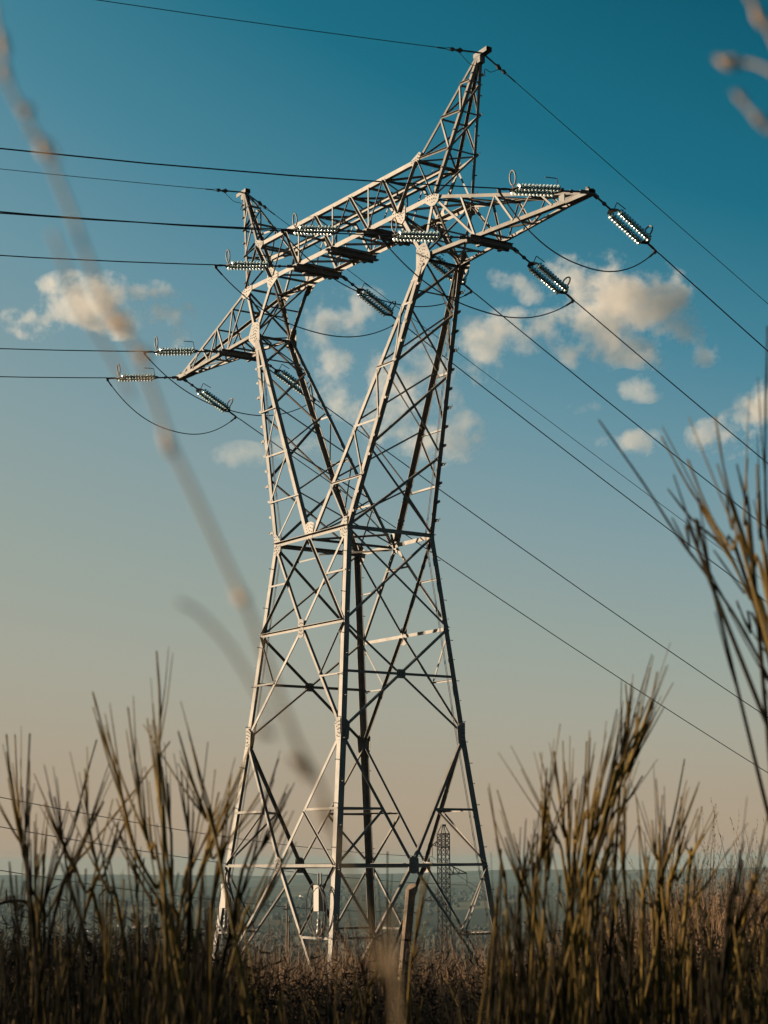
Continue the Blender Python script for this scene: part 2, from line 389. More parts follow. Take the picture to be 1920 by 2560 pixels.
# ---- crossarms
for s in (-1, 1):
    tip = P(s*T['xl'], 0, T['ze']+.03)
    def top(t, k): return O(s, t).lerp(tip + V(-s*.35, t*.07, .1), k)
    def bot(t, k): return E(s, t).lerp(tip + V(-s*.15, t*.09, 0), k)
    kb = [(T['xg']-T['xe'])/(T['xl']-T['xe']), .585, .80]; kt = [.20, .44, .68]
    for t in (-1, 1):
        n = V(0, t, .15)
        bar('crossarm_chord', O(s, t), top(t, 1), n, .13, -t*s, -1, 0, .02); bar('crossarm_chord', E(s, t), bot(t, 1), n, .15, t*s, -1, 0, .02)
        bar('crossarm_brace', O(s, t), bot(t, kb[0]), n, .08, s, -1, .012, .05); bar('crossarm_brace', top(t, kt[0]), bot(t, kb[0]), n, .075, s, -1, .016, .04)
        bar('crossarm_brace', top(t, kt[1]), bot(t, kb[0]+.05), n, .07, -s, -1, .012, .04); bar('crossarm_brace', top(t, kt[1]), bot(t, kb[1]), n, .075, s, -1, .016, .04)
        bar('crossarm_brace', top(t, kt[2]), bot(t, kb[1]+.02), n, .065, -s, -1, .012, .04); bar('crossarm_brace', top(t, kt[2]+.06), bot(t, kb[2]+.02), n, .065, s, -1, .016, .04)
    for k in (.2, .44, .68): bar('crossarm_brace', top(-1, k), top(1, k), UP, .06, 1, -1, -.03, .02)
    for k in range(3):
        ks = [0, .2, .44, .68]; bar('crossarm_brace', top(-1, ks[k]), top(1, ks[k+1]), UP, .055, 1, -1, -.05, .05)
    ks = [0, .17, kb[0]-.02, kb[0]+.04, .585, .80]
    for k in range(1, 6): bar('crossarm_brace', bot(-1, ks[k]), bot(1, ks[k]), -UP, .07, 1, -1, -.02, .02)
    for k in range(5):
        if k != 2: sg = 1 if k % 2 else -1; bar('crossarm_brace', bot(-sg, ks[k]), bot(sg, ks[k+1]), -UP, .06, 1, -1, -.05, .06)
    bar('crossarm_brace', bot(-1, ks[0]), bot(1, ks[1]), -UP, .055, 1, -1, -.07, .06)
    mb = MB()
    for dz in (.07, -.07): prism(mb, [tip + V(-s*.9, -.16, dz), tip + V(-s*.9, .16, dz), tip + V(s*.10, .12, dz), tip + V(s*.16, 0, dz), tip + V(s*.10, -.12, dz)], UP, .02)
    for ey in (-1, 1): box(mb, tip + V(-s*.4, ey*.12, 0), V(.5, 0, 0), V(0, .012, 0), V(0, 0, .07))
    box(mb, tip + V(-s*1.05, -.16, .1), V(.12, 0, 0), V(0, .012, 0), V(0, 0, .13)); lathe(mb, [(0, .1), (.06, .1), (.06, 0)], tip + V(-s*.06, -.02, .08), UP, 8)
    part('crossarm_tip', mb, M['steel_dull'])
    HANG['x'+('L' if s < 0 else 'R')] = {-1: tip + V(0, -.12, 0), 1: tip + V(0, .12, 0)}
# ---- earth-wire peaks
for s in (-1, 1):
    tip = Vector((s*T['xp'], 0, ZP))
    def inner(t, k): return U(s, t).lerp(tip + V(-s*.05, t*.07, 0), k)
    def outer(t, z):
        k = (z - Z(T['zb']))/(ZP-Z(T['zb'])); return O(s, t).lerp(tip + V(s*.05, t*.07, 0), k)
    lv = [0, .3894, .7067, .93]; zz = [inner(1, k).z for k in lv]
    for t in (-1, 1):
        n = V(0, t, .2)
        mb = MB(); corner_leg(mb, O(s, t), outer(t, ZP-.02), n, V(s, 0, 0), .12); pl = part('peak_leg', mb)
        mb = MB(); corner_leg(mb, U(s, t), inner(t, 1), n, V(-s, 0, .5), .10); part('peak_leg', mb)
        for k in range(3):
            bar('peak_brace', inner(t, lv[k]), outer(t, zz[k]), n, .075, 1, 1, .012, .03)
            if k < 2: bar('peak_brace', inner(t, lv[k+1]), outer(t, zz[k]), n, .07, s, -1, .016, .04)
        x = .35; a, b = O(s, t), outer(t, ZP); L = (b-a).length; kk = 0
        while x < L-.4:
            p = a.lerp(b, x/L); mb = MB(); c = p + V(0, t*.02, 0)
            lathe(mb, [(0, .02), (.05, .02), (.05, -.02), (0, -.02)], c, (b-a), 8)
            if kk % 2 == 0 and t > 0: h = p + V(s*.06, 0, 0); tube(mb, [h, h + V(s*.12, 0, 0), h + V(s*.12, 0, .07)], .012, 5); box(mb, h, V(.03, 0, 0), V(0, .03, 0), V(0, 0, .035))
            part('step_cleat', mb, M['steel'], pl); x += .62; kk += 1
    for k in range(3):
        bar('peak_brace', inner(-1, lv[k]), inner(1, lv[k]), V(-s, 0, .3), .07, 1, 1, .01, .02)
        bar('peak_brace', outer(-1, zz[k]), outer(1, zz[k]), V(s, 0, .1), .07, 1, -1, .01, .02)
        if k < 2:
            bar('peak_brace', inner(-1, lv[k]), inner(1, lv[k+1]), V(-s, 0, .3), .06, 1, -1, .01, .04)
            bar('peak_brace', outer(-1, zz[k]), outer(1, zz[k+1]), V(s, 0, .1), .075, 1, -1, .01, .04)
    bar('peak_brace', outer(1, zz[0]), U(s, -1), UP, .07, 1, -1, -.03, .06); bar('peak_brace', O(s, -1), outer(1, zz[0]), V(s, 0, .1), .065, 1, -1, .01, .05)
    bar('peak_brace', outer(-1, zz[0]), U(s, 1), UP, .06, 1, -1, -.05, .06)
    mb = MB(); box(mb, tip + V(s*.12, 0, .02), V(.34, 0, .02), V(0, .10, 0), V(0, 0, .012)); box(mb, tip + V(s*.12, -.1, -.05), V(.34, 0, .02), V(0, .01, 0), V(0, 0, .07))
    box(mb, tip + V(s*.12, .1, -.05), V(.34, 0, .02), V(0, .01, 0), V(0, 0, .07)); box(mb, tip + V(0, 0, -.18), V(.11, 0, 0), V(0, .1, 0), V(0, 0, .16))
    part('peak_cap', mb, M['steel_dull'])
# ---- earthing cables clipped inside the legs
for s, t in ((-1, -1), (1, -1), (1, 1)):
    pts = [legat(s, t, z) + V(-s*.3, -t*.1, 0) for z in np.linspace(T['z0'], T['zw'], 6)] + [cn(s, t, 'w').lerp(E(s, t), k) + V(-s*.24*(1-k*.4), -t*.1, 0) for k in (.3, .6, .95)]
    mb = MB(); tube(mb, pts, .011, 5); tube(mb, [p + V(-s*.06, 0, 0) for p in pts], .011, 5); part('earthing_cable', mb, M['wire'])
# ------------------------------------------------------------------ insulator strings, conductors, jumpers
WF = (-0.19902, -0.10923, 0.0022113, -0.05220, 0.00092497); WB = (-0.08756, -0.45195, 0.00098649, -0.41566, 0.00016957)
def wdir(sy, earth=False):
    v = WF if sy < 0 else WB
    h = Vector((math.sin(v[0]), sy*math.cos(v[0]), 0)); return h, (v[3], v[4]) if earth else (v[1], v[2])
def wpt(o, sy, s, earth=False):
    h, (m, c) = wdir(sy, earth); smax = 48 if sy < 0 else 200
    q = min(s, smax); z = m*q + c*q*q + (s-q)*(m+2*c*smax)
    return o + h*s + Vector((0, 0, z))
disc_me = None; cap_me = None
def insulator(o, sy, label):
    global disc_me, cap_me
    h, (m, c) = wdir(sy); d = (h + Vector((0, 0, m))).normalized(); sd = d.cross(UP).normalized(); up = sd.cross(d)
    r = empty('insulator_string', o, label, 'insulator', 'glass insulator strings')
    ori = tuple(o)
    def bld(nm, mb, m_, par=None, sm=False): return mb.build(nm, m_, par or r, ori, sm)
    a, b = .80, 2.36                                   # tower-side and line-side yokes
    mb = MB(); tube(mb, [o, o + d*(a-.02)], .03, 8); box(mb, o + d*.12, d*.1, sd*.045, up*.045); box(mb, o + d*.5, d*.05, sd*.04, up*.04); bld('link_rod', mb, M['cap'])
    w = .185
    mb = MB(); prism(mb, [o+d*(a-.04)+sd*.05, o+d*(a+.07)+sd*(w+.04), o+d*(a+.12)+sd*(w+.02), o+d*(a+.12)-sd*(w+.02), o+d*(a+.07)-sd*(w+.04), o+d*(a-.04)-sd*.05], up, .03); bld('yoke_plate', mb, M['cap'])
    mb = MB(); prism(mb, [o+d*(b+.12)+sd*.05, o+d*b+sd*(w+.04), o+d*(b-.05)+sd*(w+.02), o+d*(b-.05)-sd*(w+.02), o+d*b-sd*(w+.04), o+d*(b+.12)-sd*.05], up, .03); bld('yoke_plate', mb, M['cap'])
    n = 12; st = (b-a-.17)/n
    rotm = Matrix((sd, up, d)).transposed().to_4x4()
    if disc_me is None:
        g = MB(); lathe(g, [(.03, .052), (.06, .046), (.092, .03), (.112, .008), (.114, -.006), (.106, -.010), (.098, .004), (.09, -.016), (.075, .004), (.062, -.022), (.038, .002), (.03, .01), (.03, .052)], Vector((0, 0, 0)), Vector((0, 0, 1)), 18)
        t_ = bpy.data.meshes.new('glass_disc'); t_.from_pydata(g.v, [], g.f); t_.materials.append(M['glass']); t_.polygons.foreach_set('use_smooth', [True]*len(g.f)); disc_me = t_
        g = MB(); lathe(g, [(0, .085), (.034, .085), (.042, .07), (.042, .045), (.03, .04), (.016, .0), (.016, -.045), (0, -.045)], Vector((0, 0, 0)), Vector((0, 0, 1)), 10)
        t_ = bpy.data.meshes.new('disc_cap'); t_.from_pydata(g.v, [], g.f); t_.materials.append(M['cap']); t_.polygons.foreach_set('use_smooth', [True]*len(g.f)); cap_me = t_
    fl = Matrix.Rotation(math.pi, 4, 'X')
    for s_ in (-1, 1):
        for k in range(n):
            q = d*(a+.16+st*(k+.5)) + sd*(s_*w)
            for nm, me in (('glass_disc', disc_me),):
                ob = bpy.data.objects.new(nm, me); COL.objects.link(ob); ob.parent = r; ob.matrix_local = Matrix.Translation(q) @ rotm @ fl
                cp = bpy.data.objects.new('disc_cap', cap_me); COL.objects.link(cp); cp.parent = ob
    # arcing ring at the line end, arcing horn at the tower end
    mb = MB(); c = o + d*(b-.02) + up*.34; pts = [c + up*(.21*math.cos(x)) + sd*(.17*math.sin(x)) for x in np.linspace(math.pi*1.04, math.pi*2.93, 26)]
    tube(mb, pts, .024, 8); tube(mb, [o + d*b, o + d*(b-.01) + up*.14], .02, 6); bld('arcing_ring', mb, M['ring'], None, True)
    mb = MB(); p0 = o + d*(a+.1); tube(mb, [p0, p0 + up*.36 + d*.02, p0 + up*.37 + d*.05, p0 + up*.40 + d*.40], .014, 6); bld('arcing_horn', mb, M['cap'])
    mb = MB(); tube(mb, [o + d*(b+.08), o + d*(b+.30), o + d*(b+.52)], [.028, .04, .025], 8); box(mb, o + d*(b+.46) - up*.05, d*.05, sd*.02, up*.06); bld('dead_end_clamp', mb, M['cap'])
    return o + d*(b+.5), d, up
place = {'xL': 'tip of the far left crossarm', 'gL': 'middle of the far left crossarm', 'qL': 'left end of the high beam', 'qR': 'right end of the high beam', 'gR': 'middle of the near right crossarm', 'xR': 'tip of the near right crossarm'}
for key in place:
    ends = {}
    for sy in (-1, 1):
        o = HANG[key][sy]; way = 'reaching left over the viewer\'s side' if sy < 0 else 'reaching away down to the right'
        q, d, up = insulator(o, sy, 'glass insulator string at the %s, %s' % (place[key], 'pulled left' if sy < 0 else 'pulled down right'))
        ends[sy] = (q, d, up)
        ss = [2.8, 4, 6, 9] + list(np.arange(13, 121 if sy < 0 else 260, 4))
        pts = [q - up*.01] + [wpt(o, sy, s) for s in ss]
        mb = MB(); tube(mb, pts, .019, 6); w_ = mb.build('conductor_wire', M['wire'], None, tuple(q)); w_.location = q
        tag(w_, 'dark power cable leading %s from the %s' % ('left' if sy < 0 else 'down right', place[key]), 'power line', 'conductors of the high voltage line')
    (q0, d0, u0), (q1, d1, u1) = ends[-1], ends[1]
    a, b = q0 - u0*.1 - d0*.05, q1 - u1*.1 - d1*.05; sag = 1.25
    pts = []
    for k in range(33):
        t = k/32; p = a.lerp(b, t); f = 1-(abs(2*t-1))**2.3
        pts.append(p - UP*(sag*f))
    mb = MB(); tube(mb, pts, .019, 6)
    for p, p2 in ((pts[0], pts[1]), (pts[-1], pts[-2])): tube(mb, [p + UP*.1, p, p2], .032, 6)
    j_ = mb.build('jumper_loop', M['wire'], None, tuple(a)); j_.location = a
    tag(j_, 'slack dark jumper cable looping under the %s' % place[key], 'cable', 'jumper loops under the crossarms')
for s, nm in ((-1, 'far left'), (1, 'tall near right')):
    tip = Vector((s*T['xp'], 0, ZP))
    for sy in (-1, 1):
        h, (m, c) = wdir(sy, True); o = tip + V(s*.06, sy*.1, -.03); d = (h + V(0, 0, m)).normalized(); sd = d.cross(UP).normalized(); up = sd.cross(d)
        r = empty('earth_wire', o, 'earth wire clamped atop the %s peak, running %s' % (nm, 'left' if sy < 0 else 'down to the right'), 'power line', 'earth wires on the peaks')
        mb = MB(); tube(mb, [wpt(o, sy, x, True) for x in [1.3, 3, 6, 9] + list(np.arange(13, 121 if sy < 0 else 260, 4))], .012, 6); mb.build('cable', M['wire'], r, tuple(o))
        mb = MB(); tube(mb, [o, o + d*.55], .028, 6); tube(mb, [o + d*.55, o + d*.62, o + d*.72, o + d*.8], [.03, .06, .06, .02], 8)
        prism(mb, [o+d*.52, o+d*.66+up*.09, o+d*.76, o+d*.66-up*.09], sd, .05); prism(mb, [o+d*.8, o+d*.92+up*.07, o+d*1.02, o+d*.92-up*.07], sd, .06)
        mb.build('dead_end_clamp', M['cap'], r, tuple(o))
        mb = MB(); tube(mb, [o + d*.9 + up*.06, o + d*1.25], .012, 5); tube(mb, [o + d*.9 - up*.06, o + d*1.25], .012, 5); tube(mb, [o + d*1.2, o + d*1.45], .022, 6); mb.build('grip', M['wire'], r, tuple(o))
        e0 = o + d*.85 - up*.03; e1 = tip + V(s*.02, sy*.16, -.75)
        mb = MB(); tube(mb, spline([e0, e0 - d*.18 - UP*.06, (e0+e1)/2 - UP*.02 - d*.12, e1 + UP*.25, e1], 5), .011, 5); mb.build('bonding_lead', M['wire'], r, tuple(o))

# ------------------------------------------------------------------ equipment on the tower's feet
def junction(c, lab):
    s, t = c; zl = T['z1']*.54+T['z0']*.46; p = legat(s, t, zl); b = V(p.x - s*.72, p.y + t*.03, p.z + .06)
    r = empty('junction_box', b, lab, 'junction box', 'junction boxes on the tower legs'); bo = tuple(b)
    mb = MB(); box(mb, b + V(0, 0, 1.1), V(.14, 0, 0), V(0, .09, 0), V(0, 0, .37)); box(mb, b + V(0, 0, 1.48), V(.155, 0, 0), V(0, .105, 0), V(0, 0, .015)); mb.build('cabinet', M['boxpaint'], r, bo)
    mb = MB()
    for dx in (-.05, .11): tube(mb, [b + V(dx, .02, 1.49), b + V(dx, .02, 1.85)], .025, 8)
    mb.build('conduit', M['steel'], r, bo)
    mb = MB(); lathe(mb, [(.02, .72), (.02, .5), (.05, .5), (.05, .42), (.03, .4), (.055, .34), (.055, .28), (.035, .27), (.07, .16), (.07, .04), (.03, .02), (.03, 0)], b, UP, 12); mb.build('post_insulator', M['porcelain'], r, bo, True)
    mb = MB()
    for k, (dx, w, h0, h1) in enumerate(((.05, .45, 1.5, -.1), (.1, .42, 1.42, .0), (.0, .5, 1.55, .05))):
        cz = (h0+h1)/2; hz = (h0-h1)/2
        tube(mb, [b + V(dx + w*math.cos(x), .05*k*t - .03, cz + hz*math.sin(x)) for x in np.linspace(0, 2*math.pi, 28)], .019, 6)
    mb.build('cable_coil', M['cable'], r, bo)
    mb = MB(); tube(mb, [b + V(.2, 0, 0), b + V(.2, 0, .45)], .03, 8); mb.build('bracket', M['steel'], r, bo)
junction((1, -1), 'pale junction box with coiled black cables on the near front leg of the big tower')
junction((-1, -1), 'pale junction box with coiled cables on the far left leg, half hidden by broom stems')

# ------------------------------------------------------------------ distant pylon, its wires, poles
PD = 363.0
pb = at(1114.5, 2600, PD); base = V(pb.x, pb.y, -31.0); ptop = at(1114.5, 2061, PD).z
pyl = empty('distant_pylon', base, 'small dark lattice pylon far behind the right foot of the big tower', 'pylon')
po = tuple(base)
M['far_steel'] = mat('distant_steel', (.02, .018, .016), .7)
def pz(py): return at(1114.5, py, PD).z
ax1 = (hr*.92 + hf*.4).normalized(); ax2 = (hf*.92 - hr*.4).normalized()      # pylon turned a little to the line of sight
def pc(i, j, hw, z): return V(base.x, base.y, z) + (ax1*i + ax2*j)*hw
zt_, zs_ = pz(2063), pz(2083); zb_ = base.z
def hw(z):
    if z > pz(2118): return .92
    k = (pz(2118)-z)/(pz(2118)-zb_); return .92 + (0 if k < .45 else (k-.45)*3.2)
C4 = ((-1, -1), (1, -1), (1, 1), (-1, 1))
zl = list(np.linspace(pz(2083), pz(2118), 4)); zz = pz(2118)
while zz > zb_ + 1.5: zz -= 1.85*max(1, hw(zz)/1.1); zl.append(max(zz, zb_))
for i, j in C4:
    mb = MB()
    for a, b in zip(zl, zl[1:]): tube(mb, [pc(i, j, hw(a), a), pc(i, j, hw(b), b)], .13, 4)
    tube(mb, [pc(i, j, hw(zl[0]), zl[0]), pc(i, j, .3, zt_)], .11, 4); mb.build('leg', M['far_steel'], pyl, po)
for q in range(4):
    mb = MB(); c0, c1 = C4[q], C4[(q+1) % 4]
    for k, (a, b) in enumerate(zip(zl, zl[1:])):
        tube(mb, [pc(*c0, hw(a), a), pc(*c1, hw(b), b)], .075, 4); tube(mb, [pc(*c1, hw(a), a), pc(*c0, hw(b), b)], .075, 4)
        if k in (0, 3, 9, 14) : tube(mb, [pc(*c0, hw(a), a), pc(*c1, hw(a), a)], .095, 4)
    mb.build('lattice_face', M['far_steel'], pyl, po)
mb = MB(); box(mb, V(base.x, base.y, zt_+.15), ax1*.42, ax2*.42, V(0, 0, .16)); tube(mb, [V(base.x, base.y, zt_), V(base.x, base.y, zl[0])], .05, 4); mb.build('cap', M['far_steel'], pyl, po)
ARMS = []
for sd_, pxt, py0, py1, pyt in ((-1, 1086, 2096, 2116, 2112), (1, 1173, 2161, 2187, 2184), (-1, 1063, 2230, 2254, 2252)):
    L = abs(pxt-1114.5)/FOC*PD; z0_, z1_ = pz(py0), pz(py1); dirv = hr*sd_; mb = MB(); c = V(base.x, base.y, 0)
    tipp = V(base.x, base.y, pz(pyt)) + dirv*L
    for e in (-1, 1):
        a = c + dirv*.8 + hf*(e*.8); u_ = a + V(0, 0, z0_); l_ = a + V(0, 0, z1_)
        tube(mb, [u_, tipp], .095, 4); tube(mb, [l_, tipp], .095, 4)
        for k in (.3, .6): tube(mb, [u_.lerp(tipp, k), l_.lerp(tipp, k)], .07, 4); tube(mb, [u_.lerp(tipp, k-.3), l_.lerp(tipp, k)], .07, 4)
    for k in (0, .3, .6): tube(mb, [(c + dirv*.8 - hf*.8 + V(0, 0, z1_)).lerp(tipp, k), (c + dirv*.8 + hf*.8 + V(0, 0, z1_)).lerp(tipp, k)], .07, 4)
    mb.build('side_arm', M['far_steel'], pyl, po)
    low = tipp - UP*2.3; mb = MB(); tube(mb, [tipp, low], .04, 5)
    for k in range(9): lathe(mb, [(0, .05), (.13, .02), (.13, -.04), (0, -.05)], tipp - UP*(.35+.2*k), UP, 8)
    mb.build('insulator', M['cap'], pyl, po); ARMS.append(low)
far_w = [(at(-60, 1981, 210), ARMS[0], 'upper'), (at(-60, 2056, 210), ARMS[1], 'middle'), (at(-60, 2166, 210), ARMS[2], 'lower')]
for a, b, nm in far_w:
    mb = MB(); tube(mb, [a.lerp(b, k/16) - UP*(1.4*(1-(2*k/16-1)**2)) for k in range(17)], .05, 5)
    o = mb.build('distant_wire', M['wire'], None, tuple(b)); o.location = b; tag(o, '%s thin wire crossing the lower left sky to the small distant pylon' % nm, 'power line', 'wires of the distant pylon')
for k, (b, px, py) in enumerate(((ARMS[0], 1290, 2265), (ARMS[1], 1290, 2285))):
    a = at(px, py, 520); d2 = (a-b); mb = MB(); tube(mb, [b.lerp(a, q/12) - UP*(1.0*(1-(2*q/12-1)**2)) for q in range(13)], .05, 5)
    o = mb.build('distant_wire', M['wire'], None, tuple(b)); o.location = b; tag(o, '%s thin wire falling to the right from the small distant pylon' % ('upper', 'lower')[k], 'power line', 'wires of the distant pylon')
# two poles down the slope
for px, pyt, D, lab in ((717, 2257, 150, 'taller thin utility pole in the hazy valley between the front legs'), (722, 2290, 160, 'shorter thin utility pole in the hazy valley between the front legs')):
    t_ = at(px, pyt, D); g = V(t_.x, t_.y, t_.z-9.5); r = empty('utility_pole', g, lab, 'pole', 'utility poles down the slope')
    mb = MB(); tube(mb, [g, t_], [.11, .06], 8); mb.build('post', M['wood'], r, tuple(g))
    mb = MB(); box(mb, t_ - UP*.5, hr*.28, hf*.04, V(0, 0, .05)); mb.build('crossbar', M['wood'], r, tuple(g))
# fence post
ft = at(1027, 2214, 20); fb = at(1003, 2475, 20)
d = (fb-ft).normalized(); fp = empty('fence_post', fb, 'leaning weathered wooden fence post standing in the grass before the right legs', 'fence post')
mb = MB(); rs = random.Random(5); u = (hr - d*hr.dot(d)).normalized(); w = d.cross(u)
n = 10; vs = []; K = 9
for k in range(K):
    c = ft.lerp(fb, k/(K-1)); 
    for j in range(n):
        a = 2*math.pi*j/n; rr = .052*(1+.1*math.sin(3*a+1)+rs.uniform(-.05, .05)); top = (.03*math.cos(a+.6)-.01 if k == 0 else 0)
        vs.append(tuple(c + u*(rr*math.cos(a)) + w*(rr*1.15*math.sin(a)) - d*top))
mb.add(vs, [(i*n+j, i*n+(j+1) % n, (i+1)*n+(j+1) % n, (i+1)*n+j) for i in range(K-1) for j in range(n)] + [tuple(range(n))])
mb.build('timber', M['wood'], fp, tuple(fb))
# ------------------------------------------------------------------ ground
PROF = [(0, 0), (8, -.15), (16, -.28), (25, -.42), (34, -.95), (45, -2.2), (55, -3.3), (68, -3.7), (80, -5.0), (120, -9.5), (363, -31), (1000, -95), (1600, -138), (2300, -150), (20000, -150)]
def prof(r):
    for (a, b), (c, d) in zip(PROF, PROF[1:]):
        if r <= c: return b + (d-b)*(r-a)/(c-a)
    return PROF[-1][1]
def sm(a, b, x):
    t = max(0., min(1., (x-a)/(b-a))); return t*t*(3-2*t)
def height(x, y):
    dx, dy = x-CAM.x, y-CAM.y; r = math.hypot(dx, dy); f = dx*hf.x+dy*hf.y; v = dx*hr.x+dy*hr.y
    front = sm(-.6, .5, f/(r+1e-6)); z = prof(r)*front + prof(min(r, 60)*.3)*(1-front)
    z += .55*sm(.06, .17, v/(abs(f)+.5))*sm(5, 9, f)*(1-sm(26, 45, f))
    if r < 400: z += .12*noise.noise(Vector((x*.25, y*.25, 0)))*sm(3, 8, r) + .35*noise.noise(Vector((x*.05, y*.05, 2)))*sm(80, 160, r)
    elif r < 2300: z += 5*sm(400, 900, r)*noise.noise(Vector((x*.004, y*.004, 1)))
    if r > 2000:
        th = math.atan2(v, f)
        z += 10*sm(2300, 3500, r)*noise.noise(Vector((x*.0012, y*.0012, 3)))
        for R0, wd, am, sd in ((5400, 800, 46, 4), (8600, 1200, 58, 9), (13500, 1900, 60, 5)):
            n_ = .74 + .5*noise.noise(Vector((th*7, sd, 0))) + .12*noise.noise(Vector((th*23, sd, 1))) + .03*noise.noise(Vector((th*90, sd, 1)))
            z += am*n_*math.exp(-((r-R0)/wd)**2)
            if R0 > 13000: z += 8*math.exp(-((r-R0)/wd)**2) + 26*sm(.02, .21, th)*math.exp(-((r-R0)/wd)**2)
    return z
rings = [0.6*1.135**k for k in range(82)]; rings = [r for r in rings if r < 17000] + [17000]
rings = sorted(set(rings + list(np.arange(4200, 16500, 330.))))
angs = list(np.arange(-18, 18.01, .15)) + list(np.arange(22, 339, 4.)); mb = MB()
na = len(angs); base_dir = [(hf*math.cos(R_(a)) + hr*math.sin(R_(a))) for a in angs]
vs = [(CAM.x, CAM.y, height(CAM.x, CAM.y))]
for r in rings:
    for d in base_dir: x, y = CAM.x+d.x*r, CAM.y+d.y*r; vs.append((x, y, height(x, y)))
fs = [(0, 1+(j+1) % na, 1+j) for j in range(na)] + [(1+i*na+j, 1+i*na+(j+1) % na, 1+(i+1)*na+(j+1) % na, 1+(i+1)*na+j) for i in range(len(rings)-1) for j in range(na)]
mb.add(vs, fs)
gm = bpy.data.materials.new('hill_and_fields'); gm.use_nodes = True; nt = gm.node_tree; L = nt.links; B = nt.nodes['Principled BSDF']; B.inputs['Roughness'].default_value = .95; B.inputs['Specular IOR Level'].default_value = .1
def node(t, **k):
    n = nt.nodes.new(t)
    for a, b in k.items(): setattr(n, a, b)
    return n
geo = node('ShaderNodeNewGeometry'); vor = node('ShaderNodeTexVoronoi'); vor.inputs['Scale'].default_value = .0042
mp = node('ShaderNodeMapping'); mp.inputs['Scale'].default_value = (1, .6, 0); L.new(geo.outputs['Position'], mp.inputs['Vector']); L.new(mp.outputs['Vector'], vor.inputs['Vector'])
rp = node('ShaderNodeValToRGB'); cr = rp.color_ramp; cr.interpolation = 'CONSTANT'
for p, c in ((0, (.012, .019, .012)), (.2, (.045, .042, .025)), (.36, (.02, .028, .016)), (.52, (.075, .065, .038)), (.64, (.012, .018, .011)), (.8, (.03, .036, .02))):
    e = cr.elements[0] if p == 0 else cr.elements.new(p); e.position = p; e.color = (*c, 1)
cr.elements.remove(cr.elements[-1]) if len(cr.elements) > 6 else None
sx = node('ShaderNodeSeparateColor'); L.new(vor.outputs['Color'], sx.inputs['Color']); L.new(sx.outputs['Red'], rp.inputs['Fac'])
nz = node('ShaderNodeTexNoise'); nz.inputs['Scale'].default_value = 3.; nz.inputs['Detail'].default_value = 8; L.new(geo.outputs['Position'], nz.inputs['Vector'])
rn = node('ShaderNodeValToRGB'); rn.color_ramp.elements[0].color = (.004, .0035, .002, 1); rn.color_ramp.elements[1].color = (.02, .014, .008, 1); L.new(nz.outputs['Fac'], rn.inputs['Fac'])
dv = node('ShaderNodeVectorMath', operation='DISTANCE'); dv.inputs[1].default_value = tuple(CAM); L.new(geo.outputs['Position'], dv.inputs[0])
mr = node('ShaderNodeMapRange'); mr.inputs['From Min'].default_value = 150; mr.inputs['From Max'].default_value = 700; L.new(dv.outputs['Value'], mr.inputs['Value'])
mx = node('ShaderNodeMix', data_type='RGBA'); L.new(mr.outputs['Result'], mx.inputs['Factor']); L.new(rn.outputs['Color'], mx.inputs['A']); L.new(rp.outputs['Color'], mx.inputs['B']); L.new(mx.outputs['Result'], B.inputs['Base Color'])
tag(mb.build('ground', gm, None, (0, 0, 0), True), kind='structure')

# ------------------------------------------------------------------ woods and village in the valley
M['far_wood'] = mat('distant_foliage', (.007, .011, .006), .9, 0, .5, .05)
ico = []
def blob_base():
    import bmesh
    bm = bmesh.new(); bmesh.ops.create_icosphere(bm, subdivisions=2, radius=1); v = np.array([q.co[:] for q in bm.verts]); bm.verts.index_update(); f = [[q.index for q in p.verts] for p in bm.faces]; bm.free(); return v, np.array(f)
bv, bf = blob_base(); pos = []; tries = 0
while len(pos) < 4200 and tries < 120000:
    tries += 1; r = 2250*math.exp(random.random()*1.25); th = random.uniform(-.27, .27); d = hf*math.cos(th)+hr*math.sin(th); x, y = CAM.x+d.x*r, CAM.y+d.y*r
    q = noise.noise(Vector((x*.0022, y*.0022, 7))) + .5*noise.noise(Vector((x*.008, y*.008, 8))) + (.35 if r < 2900 else 0)
    if q > .12: pos.append((x, y, height(x, y)))
AV, AF = [], []; o = 0
for x, y, z in pos:
    s = random.uniform(5, 9); n_ = 1 + RNG.uniform(-.28, .28, (len(bv), 1)); v = bv*n_*np.array([s*1.1, s*1.1, s*random.uniform(.8, 1.3)]) + np.array([x, y, z+s*.7]); AV.append(v); AF.append(bf+o); o += len(bv)
me = bpy.data.meshes.new('woodland'); me.from_pydata(np.concatenate(AV).tolist(), [], np.concatenate(AF).tolist()); me.materials.append(M['far_wood']); wd = bpy.data.objects.new('woodland', me); COL.objects.link(wd); tag(wd, 'dark distant woods and hedges in the hazy valley', 'woodland', kind='stuff')
M['wallp'] = mat('pale_render', (.45, .42, .38), .8); M['rooft'] = mat('clay_roof', (.09, .05, .035), .8)
hs = random.Random(9)
